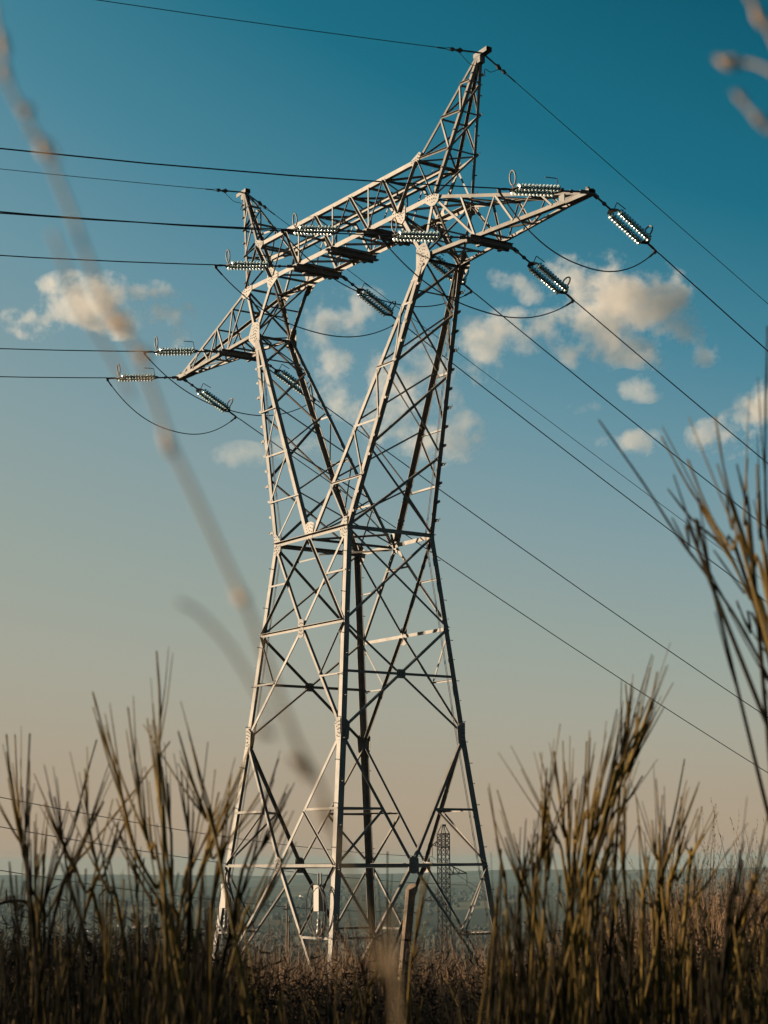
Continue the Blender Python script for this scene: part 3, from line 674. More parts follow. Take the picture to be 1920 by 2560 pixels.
for px, py in ((300, 2318), (318, 2326), (338, 2321), (352, 2332), (366, 2325), (392, 2335), (410, 2328), (636, 2334), (652, 2338), (704, 2337), (752, 2242), (760, 2244), (1146, 2252), (225, 2330)):
    best = None
    dirn = (at(px, py, 1)-CAM)
    for k in range(400):
        D = 2200*1.005**k; p = CAM + dirn*D
        if p.z < height(p.x, p.y): break
    g = V(p.x, p.y, height(p.x, p.y)-.5); h = empty('village_house', g, 'tiny pale house among the trees of the hazy valley', 'house', 'houses in the valley'); go = tuple(g)
    a = hs.uniform(0, 3); u, w = V(math.cos(a), math.sin(a), 0), V(-math.sin(a), math.cos(a), 0); mb = MB(); box(mb, g + V(0, 0, 2.9), u*6, w*4, V(0, 0, 2.9)); mb.build('wall', M['wallp'], h, go)
    mb = MB(); e = g + V(0, 0, 5.8); prism(mb, [e + w*4.6, e + V(0, 0, 3.2), e - w*4.6], u, 13); mb.build('roof', M['rooft'], h, go)

# ------------------------------------------------------------------ grass
def mesh_obj(name, v, f, m, **k):
    me = bpy.data.meshes.new(name); me.from_pydata(v.reshape(-1, 3).tolist(), [], f.tolist()); me.materials.append(m)
    o = bpy.data.objects.new(name, me); COL.objects.link(o); return tag(o, **k)
def blades(pos, hgt, wid, lean, curve, seed):
    rg = np.random.default_rng(seed); n = len(pos); pos = np.asarray(pos); hgt = np.asarray(hgt)[:, None]
    a = rg.uniform(0, 2*np.pi, n); ld = np.stack([np.cos(a), np.sin(a), 0*a], 1); b = rg.uniform(0, 2*np.pi, n); wd_ = np.stack([np.cos(b), np.sin(b), 0*b], 1)*wid
    ln = rg.uniform(0, lean, (n, 1)); cv = rg.uniform(0, curve, (n, 1)); out = np.zeros((n, 7, 3)); up = np.array([0, 0, 1.])
    for k, (t, w) in enumerate(((0, 1), (.4, .8), (.75, .5))):
        c = pos + (up*t + ld*(ln*t + cv*t*t))*hgt - up*(cv*t*t*.35)*hgt; out[:, 2*k] = c - wd_*w/2; out[:, 2*k+1] = c + wd_*w/2
    out[:, 6] = pos + (up + ld*(ln+cv))*hgt - up*cv*.35*hgt
    t = np.array([(0, 1, 3), (0, 3, 2), (2, 3, 5), (2, 5, 4), (4, 5, 6)]); f = (np.arange(n)[:, None, None]*7 + t[None]).reshape(-1, 3)
    return out.reshape(-1, 3), f, out[:, 6], (out[:, 6]-out[:, 4])
def seeds(tips, dirs, m, size, span, seed):
    rg = np.random.default_rng(seed); n = len(tips); d = dirs/np.linalg.norm(dirs, axis=1, keepdims=True); V_, o = [], 0
    for k in range(m):
        t = (k/m)*span; c = tips - d*t[:, None] if hasattr(t, '__len__') else tips - d*t
        r = rg.normal(0, 1, (n, 3)); r[:, 2] = np.abs(r[:, 2])*.8; r /= np.linalg.norm(r, axis=1, keepdims=True); e = c + (r*.8+d*.9)*size*rg.uniform(.6, 1.4, (n, 1)); s = np.cross(r, d)*size*.22
        V_.append(np.stack([c, (c+e)/2 + s, e, (c+e)/2 - s], 1))
    v = np.concatenate(V_).reshape(-1, 3); q = len(v)//4; b = np.arange(q)[:, None]*4; f = np.concatenate([b + np.array([[0, 1, 2]]), b + np.array([[0, 2, 3]])]); return v, f
def join(*vf):
    V_, F_, o = [], [], 0
    for v, f in vf: V_.append(v); F_.append(f+o); o += len(v)
    return np.concatenate(V_), np.concatenate(F_)
M['hay'] = mat('dry_grass_blades', (.06, .034, .016), .75, 0, 0, .9, (.16, .097, .053), spec=.2)
M['hay2'] = mat('brown_grass_blades', (.042, .025, .013), .8, 0, 0, 1.1, (.19, .115, .064), spec=.2)
def scatter(n, f0, f1, v0, v1, pw=1., clump=.35, thr=-.05, sc=.35):
    """v0, v1: sideways slope of the sector (right/forward)"""
    out = []
    while len(out) < n:
        f = (f0**pw + random.random()*(f1**pw-f0**pw))**(1/pw); v = f*random.uniform(v0, v1); x, y = CAM.x + hf.x*f + hr.x*v, CAM.y + hf.y*f + hr.y*v
        if noise.noise(Vector((x*sc, y*sc, 5))) + random.uniform(-clump, clump) > thr: out.append((x, y, height(x, y)))
    return out
g1 = scatter(52000, 9, 66, -.27, .30, 1.6); h1 = [random.uniform(.35, .8)*(1+.5*noise.noise(Vector((p[0]*.2, p[1]*.2, 0)))) for p in g1]
va, fa, _, _ = blades(g1, h1, .009, .45, .5, 1)
mesh_obj('meadow_grass', va, fa, M['hay2'], label='brown tangled meadow grass on the hilltop round the tower feet', cat='grass', kind='stuff')
g2 = scatter(7500, 12, 56, -.26, .28, 1.3); h2 = [random.uniform(.6, 1.25) for p in g2]
g3 = scatter(3400, 8.5, 20, .075, .30, 1.5, .5, -.15); h3 = [random.uniform(.5, 1.0) for p in g3]
g4 = scatter(150, 9, 17, .085, .25, 1., .5, -.2); h4 = [random.uniform(.95, 1.4) for p in g4]
ps, hh = g2+g3+g4, h2+h3+h4
v1, f1, tp, td = blades(ps, hh, .0065, .22, .25, 2); v2, f2 = seeds(tp, td, 16, .014, .26, 3)
v, f = join((v1, f1), (v2, f2)); mesh_obj('seeding_grass', v, f, M['hay'], label='tall pale dry grass with seed heads standing among the shrubs', cat='grass', kind='stuff')
# low dark thicket of brambles and dead stems between camera and meadow
M['thicket'] = mat('bramble_leaves', (.003, .0028, .002), .9, 0, 0, 2., (.010, .0075, .004), spec=.1); M['deadstem'] = mat('dead_stems', (.012, .008, .005), .8, 0, 0, 3., (.06, .035, .017), spec=.2)  # bramble colour kept near black, painting in the shade within the thicket
lp = []
rg = np.random.default_rng(11)
tp_ = scatter(17000, 4.2, 12, -.42, .32, 1.2, .9, -.6)
cv_ = []
for x, y, z in tp_:
    f = (x-CAM.x)*hf.x + (y-CAM.y)*hf.y; v = ((x-CAM.x)*hr.x + (y-CAM.y)*hr.y)/f
    topz = CAM.z - f*(.069 - .023*sm(.06, .11, -v) - .015*sm(.06, .12, v) + .016*noise.noise(Vector((x*.9, y*.9, 3))))          # tops stay a little under the meadow's skyline
    cv_.append((x, y, z + (topz-z)*(1-abs(rg.normal(0, .30)))))
# unseen thicket added left of the view, raised to keep the sun off the shrubs
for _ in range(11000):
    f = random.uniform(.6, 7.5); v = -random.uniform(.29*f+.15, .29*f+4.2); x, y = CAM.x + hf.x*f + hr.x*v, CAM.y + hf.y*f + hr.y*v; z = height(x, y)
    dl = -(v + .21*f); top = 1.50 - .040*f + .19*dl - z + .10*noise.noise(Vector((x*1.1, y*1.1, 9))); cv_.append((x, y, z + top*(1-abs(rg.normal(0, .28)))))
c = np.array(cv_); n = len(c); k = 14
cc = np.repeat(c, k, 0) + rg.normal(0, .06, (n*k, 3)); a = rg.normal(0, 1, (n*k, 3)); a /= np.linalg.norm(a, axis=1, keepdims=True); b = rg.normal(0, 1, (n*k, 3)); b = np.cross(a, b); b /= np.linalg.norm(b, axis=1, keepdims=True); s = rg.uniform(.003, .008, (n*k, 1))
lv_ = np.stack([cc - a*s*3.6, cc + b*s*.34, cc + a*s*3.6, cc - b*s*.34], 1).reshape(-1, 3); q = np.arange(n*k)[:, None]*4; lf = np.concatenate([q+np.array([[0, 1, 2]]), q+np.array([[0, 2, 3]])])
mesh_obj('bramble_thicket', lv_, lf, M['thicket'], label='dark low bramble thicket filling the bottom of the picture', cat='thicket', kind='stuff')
tz = scatter(1100, 3.2, 11, -.28, .30, 1.2, .9, -.6); hz_ = []
for x, y, z in tz:
    f = (x-CAM.x)*hf.x + (y-CAM.y)*hf.y; hz_.append(max(.3, (CAM.z - f*.066 - z)*random.uniform(.8, 1.06)))
v1, f1, tp, td = blades(tz, hz_, .004, .5, .7, 21)
mesh_obj('dead_stalks', v1, f1, M['deadstem'], label='thin dead stalks sticking out of the dark thicket', cat='dry stalks', kind='stuff')
# ------------------------------------------------------------------ broom shrubs
M['broom'] = mat('broom_stem', (.040, .0255, .0045), .65, 0, 0, 14., (.145, .088, .0145), .35, spec=.12)
M['broom_dark'] = mat('shaded_broom_stem', (.0055, .0044, .0016), .75, 0, 0, 14., (.020, .0128, .003), .35, spec=.1)  # darkened copy of the broom colour, paints the shade inside the shrubs
br = random.Random(17)
_seg = 0
def stem_mesh(pts, r0, r1, twigs, ln=(.12, .30), sides=6, seg=4):
    mb = MB(); P_ = spline(pts, seg); k = len(P_)
    rad = [(r0+(r1-r0)*(i/(k-1)))*(1+br.uniform(-.16, .22)) for i in range(k)]; tube(mb, P_, rad, sides)
    for _ in range(twigs):
        i = br.randint(int(k*.40), int(k*.8)); a = P_[i]; d = (P_[min(i+2, k-1)]-P_[i-1]).normalized(); 
        if d.z < .72: continue
        u, w = frame(d); an = br.uniform(0, 2*math.pi); sp = math.tan(R_(br.uniform(3, 11)))
        e = (d + (u*math.cos(an)+w*math.sin(an))*sp).normalized(); l = br.uniform(*ln)*(1.2-.75*i/k); m_ = a + e*l*.5 + UP*l*.02; t_ = a + (e*.85 + UP*.06 + d*.16).normalized()*l
        rr = rad[i]*br.uniform(.62, .9); q = spline([a, a + e*l*.25, m_, t_], 3); tube(mb, q, [rr*(1-.6*j/(len(q)-1))*(1+br.uniform(-.08, .12)) for j in range(len(q))], 5)
    return mb
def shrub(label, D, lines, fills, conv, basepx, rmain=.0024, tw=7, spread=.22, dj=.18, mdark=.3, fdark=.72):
    g0 = at(basepx, 2500, D); base = V(g0.x, g0.y, height(g0.x, g0.y)); r = empty('broom_shrub', base, label, 'shrub', 'broom shrubs in the foreground'); bo = tuple(base)
    def foot(): a = br.uniform(0, 6.28); q = spread*math.sqrt(br.random()); x, y = base.x+q*math.cos(a), base.y+q*math.sin(a); return V(x, y, height(x, y)-.03)
    for ln in lines:
        pp = [conv(*p) for p in ln]; d0 = D + br.uniform(-dj, dj); sl = br.uniform(-.1, .1)
        pts = [at(x, y, d0 + sl*(j/len(pp))) for j, (x, y) in enumerate(pp)]
        if pts[-1].z > base.z+.25:
            v = (pts[-1]-pts[-2]).normalized(); h = pts[-1].z - base.z; vh = V(v.x, v.y, 0)/max(.35, -v.z)
            f = pts[-1] + vh*(h*.26); f.z = height(f.x, f.y)-.03; nx = pts[-1] + vh*(h*.15) - UP*(h*.35); pts += [nx, f]
        pts = pts[::-1]
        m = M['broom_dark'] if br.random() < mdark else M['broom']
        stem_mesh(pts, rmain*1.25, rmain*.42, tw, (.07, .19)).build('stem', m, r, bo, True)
    for x0, x1, y0, y1, n in fills:
        for _ in range(n):
            y = y0 + (y1-y0)*br.random()**.8; x = br.uniform(x0, x1); d0 = D + br.uniform(-dj*2, dj*2.4); t_ = at(x, y, d0); f = foot(); f = f + hr*((x-basepx)/FOC*D*.35)
            lean = (t_-f); m1 = f + lean*.45 + UP*.05 + hr*br.uniform(-.04, .04); m2 = f + lean*.75 + hr*br.uniform(-.03, .03) + UP*.03
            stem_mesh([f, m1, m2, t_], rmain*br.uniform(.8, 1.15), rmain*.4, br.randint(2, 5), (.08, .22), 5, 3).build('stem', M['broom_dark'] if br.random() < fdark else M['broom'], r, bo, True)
    return r
c6 = lambda x, y: (x/2.2125, 1560+y/2.2125)
c7 = lambda x, y: (1200+x/2.2125, 1560+y/2.2125)
c8 = lambda x, y: (1400+x/1.3013, y/1.3013)
c5 = lambda x, y: (460+x/1.975, 1800+y/1.975)
shrub('broom shrub at the left edge with three thin parallel stems rising above it', 2.35, [
    [(35, 610), (65, 900), (110, 1130), (130, 1280), (175, 1480), (215, 1700)], [(83, 610), (100, 1000), (125, 1230), (150, 1420)], [(165, 605), (140, 1120), (128, 1280), (170, 1520)],
    [(535, 640), (470, 870), (400, 1150), (330, 1300), (230, 1600), (110, 2100)], [(470, 800), (485, 1050), (540, 1350), (600, 1480), (680, 1720)], [(300, 955), (345, 1180), (380, 1400), (480, 1750), (620, 2200)],
    [(245, 995), (310, 1150), (390, 1300), (470, 1480), (560, 1680)], [(575, 980), (480, 1180), (380, 1420), (300, 1620)], [(940, 650), (760, 900), (640, 1050), (500, 1230), (400, 1350), (270, 1600), (150, 1900)], [(655, 1095), (620, 1260), (560, 1420), (470, 1600)],
    [(210, 1270), (195, 1440), (190, 1650)], [(240, 1270), (235, 1450), (215, 1700)], [(80, 1500), (95, 1700), (100, 1950)]],
    [(-40, 330, 2130, 2340, 40), (-40, 340, 2310, 2550, 70)], c6, 110)
shrub('broom shrub left of the tower with one stem standing far above the rest', 2.25, [
    [(865, 150), (885, 450), (880, 900), (920, 1250), (960, 1560), (1000, 1850)], [(512, 375), (590, 660), (660, 900), (700, 1080), (760, 1280), (860, 1460), (950, 1650)], [(707, 460), (750, 800), (780, 1050), (830, 1250), (900, 1450)],
    [(845, 530), (870, 740), (885, 1000), (905, 1300)], [(985, 590), (1060, 850), (1150, 1090), (1200, 1220)], [(1000, 805), (1030, 1080), (1060, 1300), (1050, 1600)], [(1210, 930), (1160, 1130), (1060, 1350), (1000, 1560)],
    [(1270, 855), (1250, 1150), (1210, 1400), (1160, 1750)], [(930, 880), (945, 1150), (950, 1400)], [(1540, 745), (1450, 1030), (1410, 1250), (1350, 1450), (1250, 1800), (1130, 2130)], [(1580, 935), (1480, 1180), (1380, 1350), (1300, 1560)],
    [(1440, 930), (1290, 1160), (1180, 1300), (1080, 1450)], [(660, 1170), (730, 1330), (850, 1560), (930, 1700)], [(565, 1265), (600, 1450), (680, 1700)], [(1590, 1260), (1480, 1480), (1400, 1650), (1240, 1950)], [(750, 1250), (755, 1500), (765, 1750)],
    [(1165, 1000), (1150, 1250), (1110, 1500)], [(1070, 1040), (1060, 1250), (1050, 1500)], [(820, 1070), (850, 1300), (900, 1500)], [(1480, 1400), (1400, 1600), (1300, 1800)]],
    [(300, 610, 2140, 2340, 42), (300, 660, 2310, 2550, 70)], c6, 440)
shrub('tall bushy broom shrub right of the tower with a bundle of stems leaning right', 2.3, [
    [(980, 265), (940, 450), (870, 640), (800, 830), (700, 1040), (600, 1240), (520, 1500), (450, 1900)], [(805, 335), (820, 520), (815, 640), (770, 800), (700, 980)], [(590, 650), (575, 950), (540, 1200), (510, 1400)], [(410, 705), (440, 950), (470, 1180), (490, 1350)],
    [(370, 795), (355, 1050), (330, 1350), (300, 1600)], [(370, 1010), (420, 1200), (480, 1450)], [(770, 610), (720, 860), (670, 1050), (600, 1250)], [(900, 840), (800, 1000), (740, 1050), (640, 1300), (560, 1500)], [(770, 970), (760, 1090), (710, 1250), (650, 1500), (600, 1750)],
    [(880, 520), (850, 700), (790, 850), (700, 1020)], [(650, 850), (600, 1080), (550, 1250)], [(90, 1190), (130, 1400), (150, 1600)], [(140, 1180), (220, 1430), (270, 1560), (330, 1750)], [(270, 1200), (240, 1450), (200, 1750)], [(775, 1090), (790, 1350), (810, 1560)],
    [(925, 550), (880, 680), (800, 830), (730, 960)], [(855, 740), (790, 900), (700, 1060)], [(800, 545), (800, 690), (780, 820)], [(525, 970), (535, 1150), (520, 1350)], [(480, 900), (490, 1100), (495, 1300)], [(665, 910), (640, 1080), (600, 1240)], [(315, 1160), (310, 1350), (290, 1550)], [(385, 1180), (380, 1400), (350, 1650)],
    [(700, 1240), (650, 1400), (600, 1600)], [(690, 1250), (680, 1450), (640, 1650)]],
    [(1240, 1540, 2080, 2310, 56), (1230, 1560, 2280, 2550, 70)], c7, 1410, tw=9)
shrub('low broom shrub with a forked middle stem, before the pale grass at right', 2.4, [
    [(1115, 955), (1090, 1180), (1040, 1300), (1000, 1440), (985, 1700)], [(950, 1085), (975, 1300), (1010, 1500)], [(1045, 1125), (1030, 1280), (1010, 1450)], [(1140, 1115), (1090, 1300), (1060, 1400), (1040, 1650)], [(1240, 1160), (1150, 1310), (1090, 1420), (1030, 1550)],
    [(930, 1290), (910, 1480), (900, 1700)], [(1195, 1340), (1170, 1560), (1100, 1800)], [(745, 1430), (700, 1560), (620, 1800)], [(860, 1420), (900, 1530), (950, 1570), (960, 1750)], [(1130, 1210), (1170, 1310), (1150, 1420)]],
    [(1560, 1760, 2190, 2330, 26), (1540, 1780, 2300, 2550, 60)], c7, 1660)
shrub('broom shrub in the bottom right corner with stems leaning to the right', 2.15, [
    [(1580, 1340), (1500, 1480), (1440, 1640), (1380, 1800), (1280, 2100)], [(1455, 1310), (1420, 1500), (1370, 1700)], [(1600, 1520), (1520, 1480), (1480, 1560)], [(1590, 1700), (1500, 1900), (1420, 2100)], [(1650, 1420), (1560, 1650), (1480, 1900)]],
    [(1760, 1960, 2230, 2360, 22), (1750, 1970, 2330, 2550, 54)], c7, 1850)
shrub('tall broom shrub entering from the right edge, its stems high against the sky', 1.75, [
    [(125, 1365), (270, 1570), (380, 1740), (470, 1860), (560, 1990), (640, 2130), (720, 2290), (800, 2440), (860, 2600)], [(330, 1420), (410, 1570), (480, 1680), (550, 1800), (620, 1950), (700, 2110)], [(415, 1495), (490, 1680), (560, 1790), (640, 1950)], [(505, 1355), (540, 1560), (590, 1720), (630, 1850), (690, 2010)],
    [(675, 1060), (668, 1400), (672, 1700), (700, 2000)], [(610, 1490), (600, 1700), (630, 1900)], [(640, 1510), (650, 1750), (680, 1950)], [(575, 1510), (605, 1640), (630, 1850)], [(350, 1590), (430, 1690), (530, 1780), (620, 1930)], [(365, 1685), (420, 1790), (480, 1870)], [(410, 1690), (450, 1780), (490, 1880)],
    [(500, 1790), (600, 1930), (690, 2050)], [(540, 1600), (560, 1720), (620, 1880)], [(575, 1955), (620, 2060), (690, 2150)], [(650, 1600), (660, 1800), (690, 1980)]],
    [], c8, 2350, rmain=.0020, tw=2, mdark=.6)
shrub('low dark broom shrub at the foot of the picture, below the tower', 2.6, [
    [(1005, 650), (1003, 900), (998, 1200), (1000, 1400)], [(1190, 770), (1165, 950), (1130, 1180), (1110, 1350)], [(880, 1180), (890, 1300), (900, 1450)], [(980, 1150), (930, 1300), (890, 1480)]],
    [(640, 1240, 2400, 2470, 10), (640, 1240, 2450, 2560, 46)], c5, 950)
# a second rank of lower shrubs behind, copied from one
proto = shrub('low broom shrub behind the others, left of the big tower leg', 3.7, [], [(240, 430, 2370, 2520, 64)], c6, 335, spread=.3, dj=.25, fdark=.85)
for px, D, rz, lab in ((120, 3.9, 1.1, 'low broom shrub behind the others, near the left edge'), (520, 3.5, 2.3, 'low broom shrub behind the others, under the left feet of the tower'), (1230, 3.6, 4.0, 'low broom shrub behind the others, under the right feet of the tower'), (1450, 3.9, 5.1, 'low broom shrub behind the tall bushy one at right'), (1700, 3.5, .7, 'low broom shrub behind the forked one at right'), (1880, 3.9, 2.9, 'low broom shrub behind the others, near the right edge'), (-330, 2.6, 3.3, 'added broom shrub shading the others from just outside the left edge'), (-560, 3.4, 1.9, 'added broom shrub shading the others from farther outside the left edge'), (2350, 2.7, 2.0, 'broom shrub just outside the right edge of the view'), (2900, 2.4, 4.4, 'broom shrub farther outside the right edge of the view'), (3500, 2.9, .9, 'broom shrub farthest outside the right edge of the view')):  # the two beyond the left edge are unseen, added to cast shade
    c = copy_tree(proto); g = at(px, 2500, D); c.location = V(g.x, g.y, height(g.x, g.y)); c.rotation_euler = (0, 0, rz); c.scale = (1, 1, br.uniform(.93, 1.0)); c['label'] = lab
# ------------------------------------------------------------------ out-of-focus grass stalks close to the lens
M['stalk'] = mat('dry_stalk', (.26, .17, .085), .7, 0, .2, 40.); M['seed'] = mat('dry_seed_head', (.38, .24, .125), .7, 0, .2, 60.)
K_ = 1.1573
def stalk(label, D, path, sds, branches, r=.0014, tail=None):
    pts = [at(x*K_, y*K_, D) for x, y in path]; e = pts[-1]; pts += tail or [e + (pts[-1]-pts[-2])*2 - UP*.3, V(e.x+.03, e.y+.05, height(e.x, e.y)-.02)]
    foot = pts[-1]; o = empty('grass_stalk', foot, label, 'grass stalk', 'blurred grass stalks close to the camera'); fo = tuple(foot)
    mb = MB(); q = spline(pts[::-1], 6); tube(mb, q, [r*(.95-.15*k/(len(q)-1)) for k in range(len(q))], 6); mb.build('stem', M['stalk'], o, fo, True)
    for b_ in branches:
        mb = MB(); q = spline([at(x*K_, y*K_, D*(1+.01*k)) for k, (x, y) in enumerate(b_)], 5); tube(mb, q, r*.6, 5); mb.build('side_branch', M['stalk'], o, fo, True)
    for x, y, dx, dy, wd_ in sds:
        a, b = at((x-dx)*K_, (y-dy)*K_, D), at((x+dx)*K_, (y+dy)*K_, D); mb = MB(); L_ = (b-a).length
        for q in range(4):                                   # a tuft of slender spikelets, each its own length and lean
            s0 = a.lerp(b, br.uniform(-.15, .45)); dd = (b-a).normalized() + Vector([br.uniform(-.35, .35) for _ in range(3)]); l_ = L_*br.uniform(.45, .8); w_ = wd_*br.uniform(.65, 1.)
            lathe(mb, [(0, 0), (w_*.7, l_*.2), (w_, l_*.45), (w_*.5, l_*.8), (0, l_)], s0, dd, 6)
        mb.build('seed_head', M['seed'], o, fo, True)
stalk('long blurred dry grass stalk curving from the upper left down past the tower legs', .37, [(-15, 10), (0, 100), (22, 190), (60, 260), (100, 330), (150, 450), (190, 560), (230, 660), (285, 740), (330, 850), (370, 960), (430, 1090), (490, 1220), (540, 1330), (590, 1470), (640, 1600), (690, 1700), (730, 1820), (775, 1930), (805, 2030), (835, 2130), (860, 2230)],
      [(4, 95, 4, 26, .0014), (8, 165, 5, 22, .0014), (57, 240, 5, 16, .0015), (97, 325, 7, 18, .0015), (262, 700, 22, 26, .0013), (312, 772, 6, 20, .0015), (365, 960, 12, 30, .0013), (522, 1292, 8, 26, .0014), (705, 1768, 8, 28, .0013), (655, 1660, 25, 22, .0012), (575, 1585, 20, 14, .0010)],
      [[(112, 500), (150, 600), (170, 660), (235, 760), (285, 860)], [(385, 1300), (430, 1325), (490, 1390), (535, 1460), (590, 1560)], [(60, 290), (105, 310), (125, 350)]], .00065)
stalk('blurred grass stalk whose drooping tips enter at the upper right corner', .42, [(1600, -40), (1625, 5), (1660, 60), (1700, 150), (1760, 250), (1800, 420), (1850, 700), (1890, 1200), (1900, 1800)], [(1585, 131, 34, 6, .0011), (1603, 214, 18, 16, .0009), (1642, 262, 24, 20, .0009), (1640, 45, 14, 34, .0009)],
      [[(1760, 250), (1700, 180), (1640, 142), (1580, 130)], [(1790, 380), (1720, 310), (1650, 268), (1590, 205)]], .0007)
# bramble spray on the left
M['leaf'] = mat('bramble_leaf', (.01, .011, .006), .6, 0, .3, 20.)
g = at(60, 2330, 4.6); gb = V(g.x, g.y, height(g.x, g.y)); o = empty('bramble_spray', gb, 'dark bramble spray with a few leaves at the left edge, against the haze', 'bramble'); bo = tuple(gb)
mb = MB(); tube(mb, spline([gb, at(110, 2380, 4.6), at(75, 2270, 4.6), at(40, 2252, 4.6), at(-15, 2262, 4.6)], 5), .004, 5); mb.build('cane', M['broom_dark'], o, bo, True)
for x, y, s_, a in ((18, 2246, 16, .3), (35, 2256, 18, 2.6), (50, 2266, 14, .2), (68, 2236, 14, 1.5), (72, 2262, 15, 2.2), (6, 2250, 12, .5), (42, 2272, 12, 3.3)):
    c = at(x, y, 4.6); s = s_/FOC*4.6; u = rgt*math.cos(a)+upv*math.sin(a); w = (rgt*-math.sin(a)+upv*math.cos(a))*.6 + fwd*.5; mb = MB(); nn = u.cross(w).normalized()
    prism(mb, [c - u*s, c - u*s*.4 + w*s*.55, c + u*s*.3 + w*s*.5, c + u*s, c + u*s*.3 - w*s*.5, c - u*s*.4 - w*s*.55], nn, .0012); mb.build('leaf', M['leaf'], o, bo)
# ------------------------------------------------------------------ sun and sky
SUN_EL = R_(11.5); sh = (-hr*.99 + hf*.11).normalized(); sun_to = (sh*math.cos(SUN_EL) + UP*math.sin(SUN_EL)).normalized()
ld = bpy.data.lights.new('sun', 'SUN'); ld.energy = 5.0; ld.angle = R_(.5); ld.color = (1, .79, .55); lo_ = bpy.data.objects.new('sun', ld); COL.objects.link(lo_)
lo_.rotation_euler = (-sun_to).to_track_quat('-Z', 'Y').to_euler(); lo_.location = (0, 0, 80)
w = bpy.data.worlds.new('World'); S.world = w; w.use_nodes = True; nt = w.node_tree; L = nt.links; bg = nt.nodes['Background']
def node(t, **k):
    n = nt.nodes.new(t)
    for a, b in k.items(): setattr(n, a, b)
    return n
sky = node('ShaderNodeTexSky', sky_type='NISHITA'); sky.sun_disc = False; sky.sun_elevation = SUN_EL; sky.sun_rotation = math.atan2(sun_to.x, sun_to.y); sky.dust_density = 2.
tc = node('ShaderNodeTexCoord'); nm = node('ShaderNodeVectorMath', operation='NORMALIZE'); L.new(tc.outputs['Generated'], nm.inputs[0])
sp = node('ShaderNodeSeparateXYZ'); L.new(nm.outputs['Vector'], sp.inputs[0])
dt = node('ShaderNodeVectorMath', operation='DOT_PRODUCT'); L.new(nm.outputs['Vector'], dt.inputs[0]); dt.inputs[1].default_value = tuple(hr)
m1 = node('ShaderNodeMath', operation='MULTIPLY_ADD'); L.new(dt.outputs['Value'], m1.inputs[0]); m1.inputs[1].default_value = 1.15; m1.inputs[2].default_value = 1.0
mcl = node('ShaderNodeClamp'); mcl.inputs['Min'].default_value = .45; mcl.inputs['Max'].default_value = 1.6; L.new(m1.outputs[0], mcl.inputs['Value'])
m2 = node('ShaderNodeMath', operation='MULTIPLY'); L.new(sp.outputs['Z'], m2.inputs[0]); L.new(mcl.outputs[0], m2.inputs[1])
def lin(c): return tuple(((x/255)/12.92 if x/255 < .04045 else (((x/255)+.055)/1.055)**2.4) for x in c)
rp = node('ShaderNodeValToRGB'); cr = rp.color_ramp
STOPS = SKY_STOPS = [(0, (172, 153, 131)), (.02, (174, 156, 133)), (.045, (170, 158, 138)), (.08, (164, 163, 148)), (.13, (150, 162, 154)), (.19, (131, 156, 160)), (.25, (106, 147, 160)), (.32, (69, 130, 150)), (.41, (22, 108, 130)), (.52, (0, 87, 108)), (1, (0, 50, 72))]
for k, (p, c) in enumerate(STOPS):
    e = cr.elements[k] if k < 2 else cr.elements.new(p); e.position = p; e.color = (*lin(c), 1)
L.new(m2.outputs[0], rp.inputs['Fac'])
EXPO = 1.35
sc = node('ShaderNodeVectorMath', operation='SCALE'); L.new(rp.outputs['Color'], sc.inputs[0]); sc.inputs['Scale'].default_value = 10./2**EXPO
mx = node('ShaderNodeMix', data_type='RGBA'); mx.inputs['Factor'].default_value = .02; L.new(sc.outputs['Vector'], mx.inputs['A']); L.new(sky.outputs['Color'], mx.inputs['B'])
L.new(mx.outputs['Result'], bg.inputs['Color']); bg.inputs['Strength'].default_value = .1
# ------------------------------------------------------------------ haze over the valley
mb = MB(); box(mb, V(CAM.x, CAM.y, (-190+28.2)/2), V(17800, 0, 0), V(0, 17800, 0), V(0, 0, (190+28.2)/2))
hm = bpy.data.materials.new('valley_haze'); hm.use_nodes = True; nt = hm.node_tree; nt.nodes.remove(nt.nodes['Principled BSDF']); pv = nt.nodes.new('ShaderNodeVolumePrincipled')
pv.inputs['Density'].default_value = 0.5e-4; pv.inputs['Color'].default_value = (.25, .35, .38, 1); nt.links.new(pv.outputs['Volume'], nt.nodes['Material Output'].inputs['Volume'])
hz = mb.build('haze', hm); tag(hz, kind='stuff')
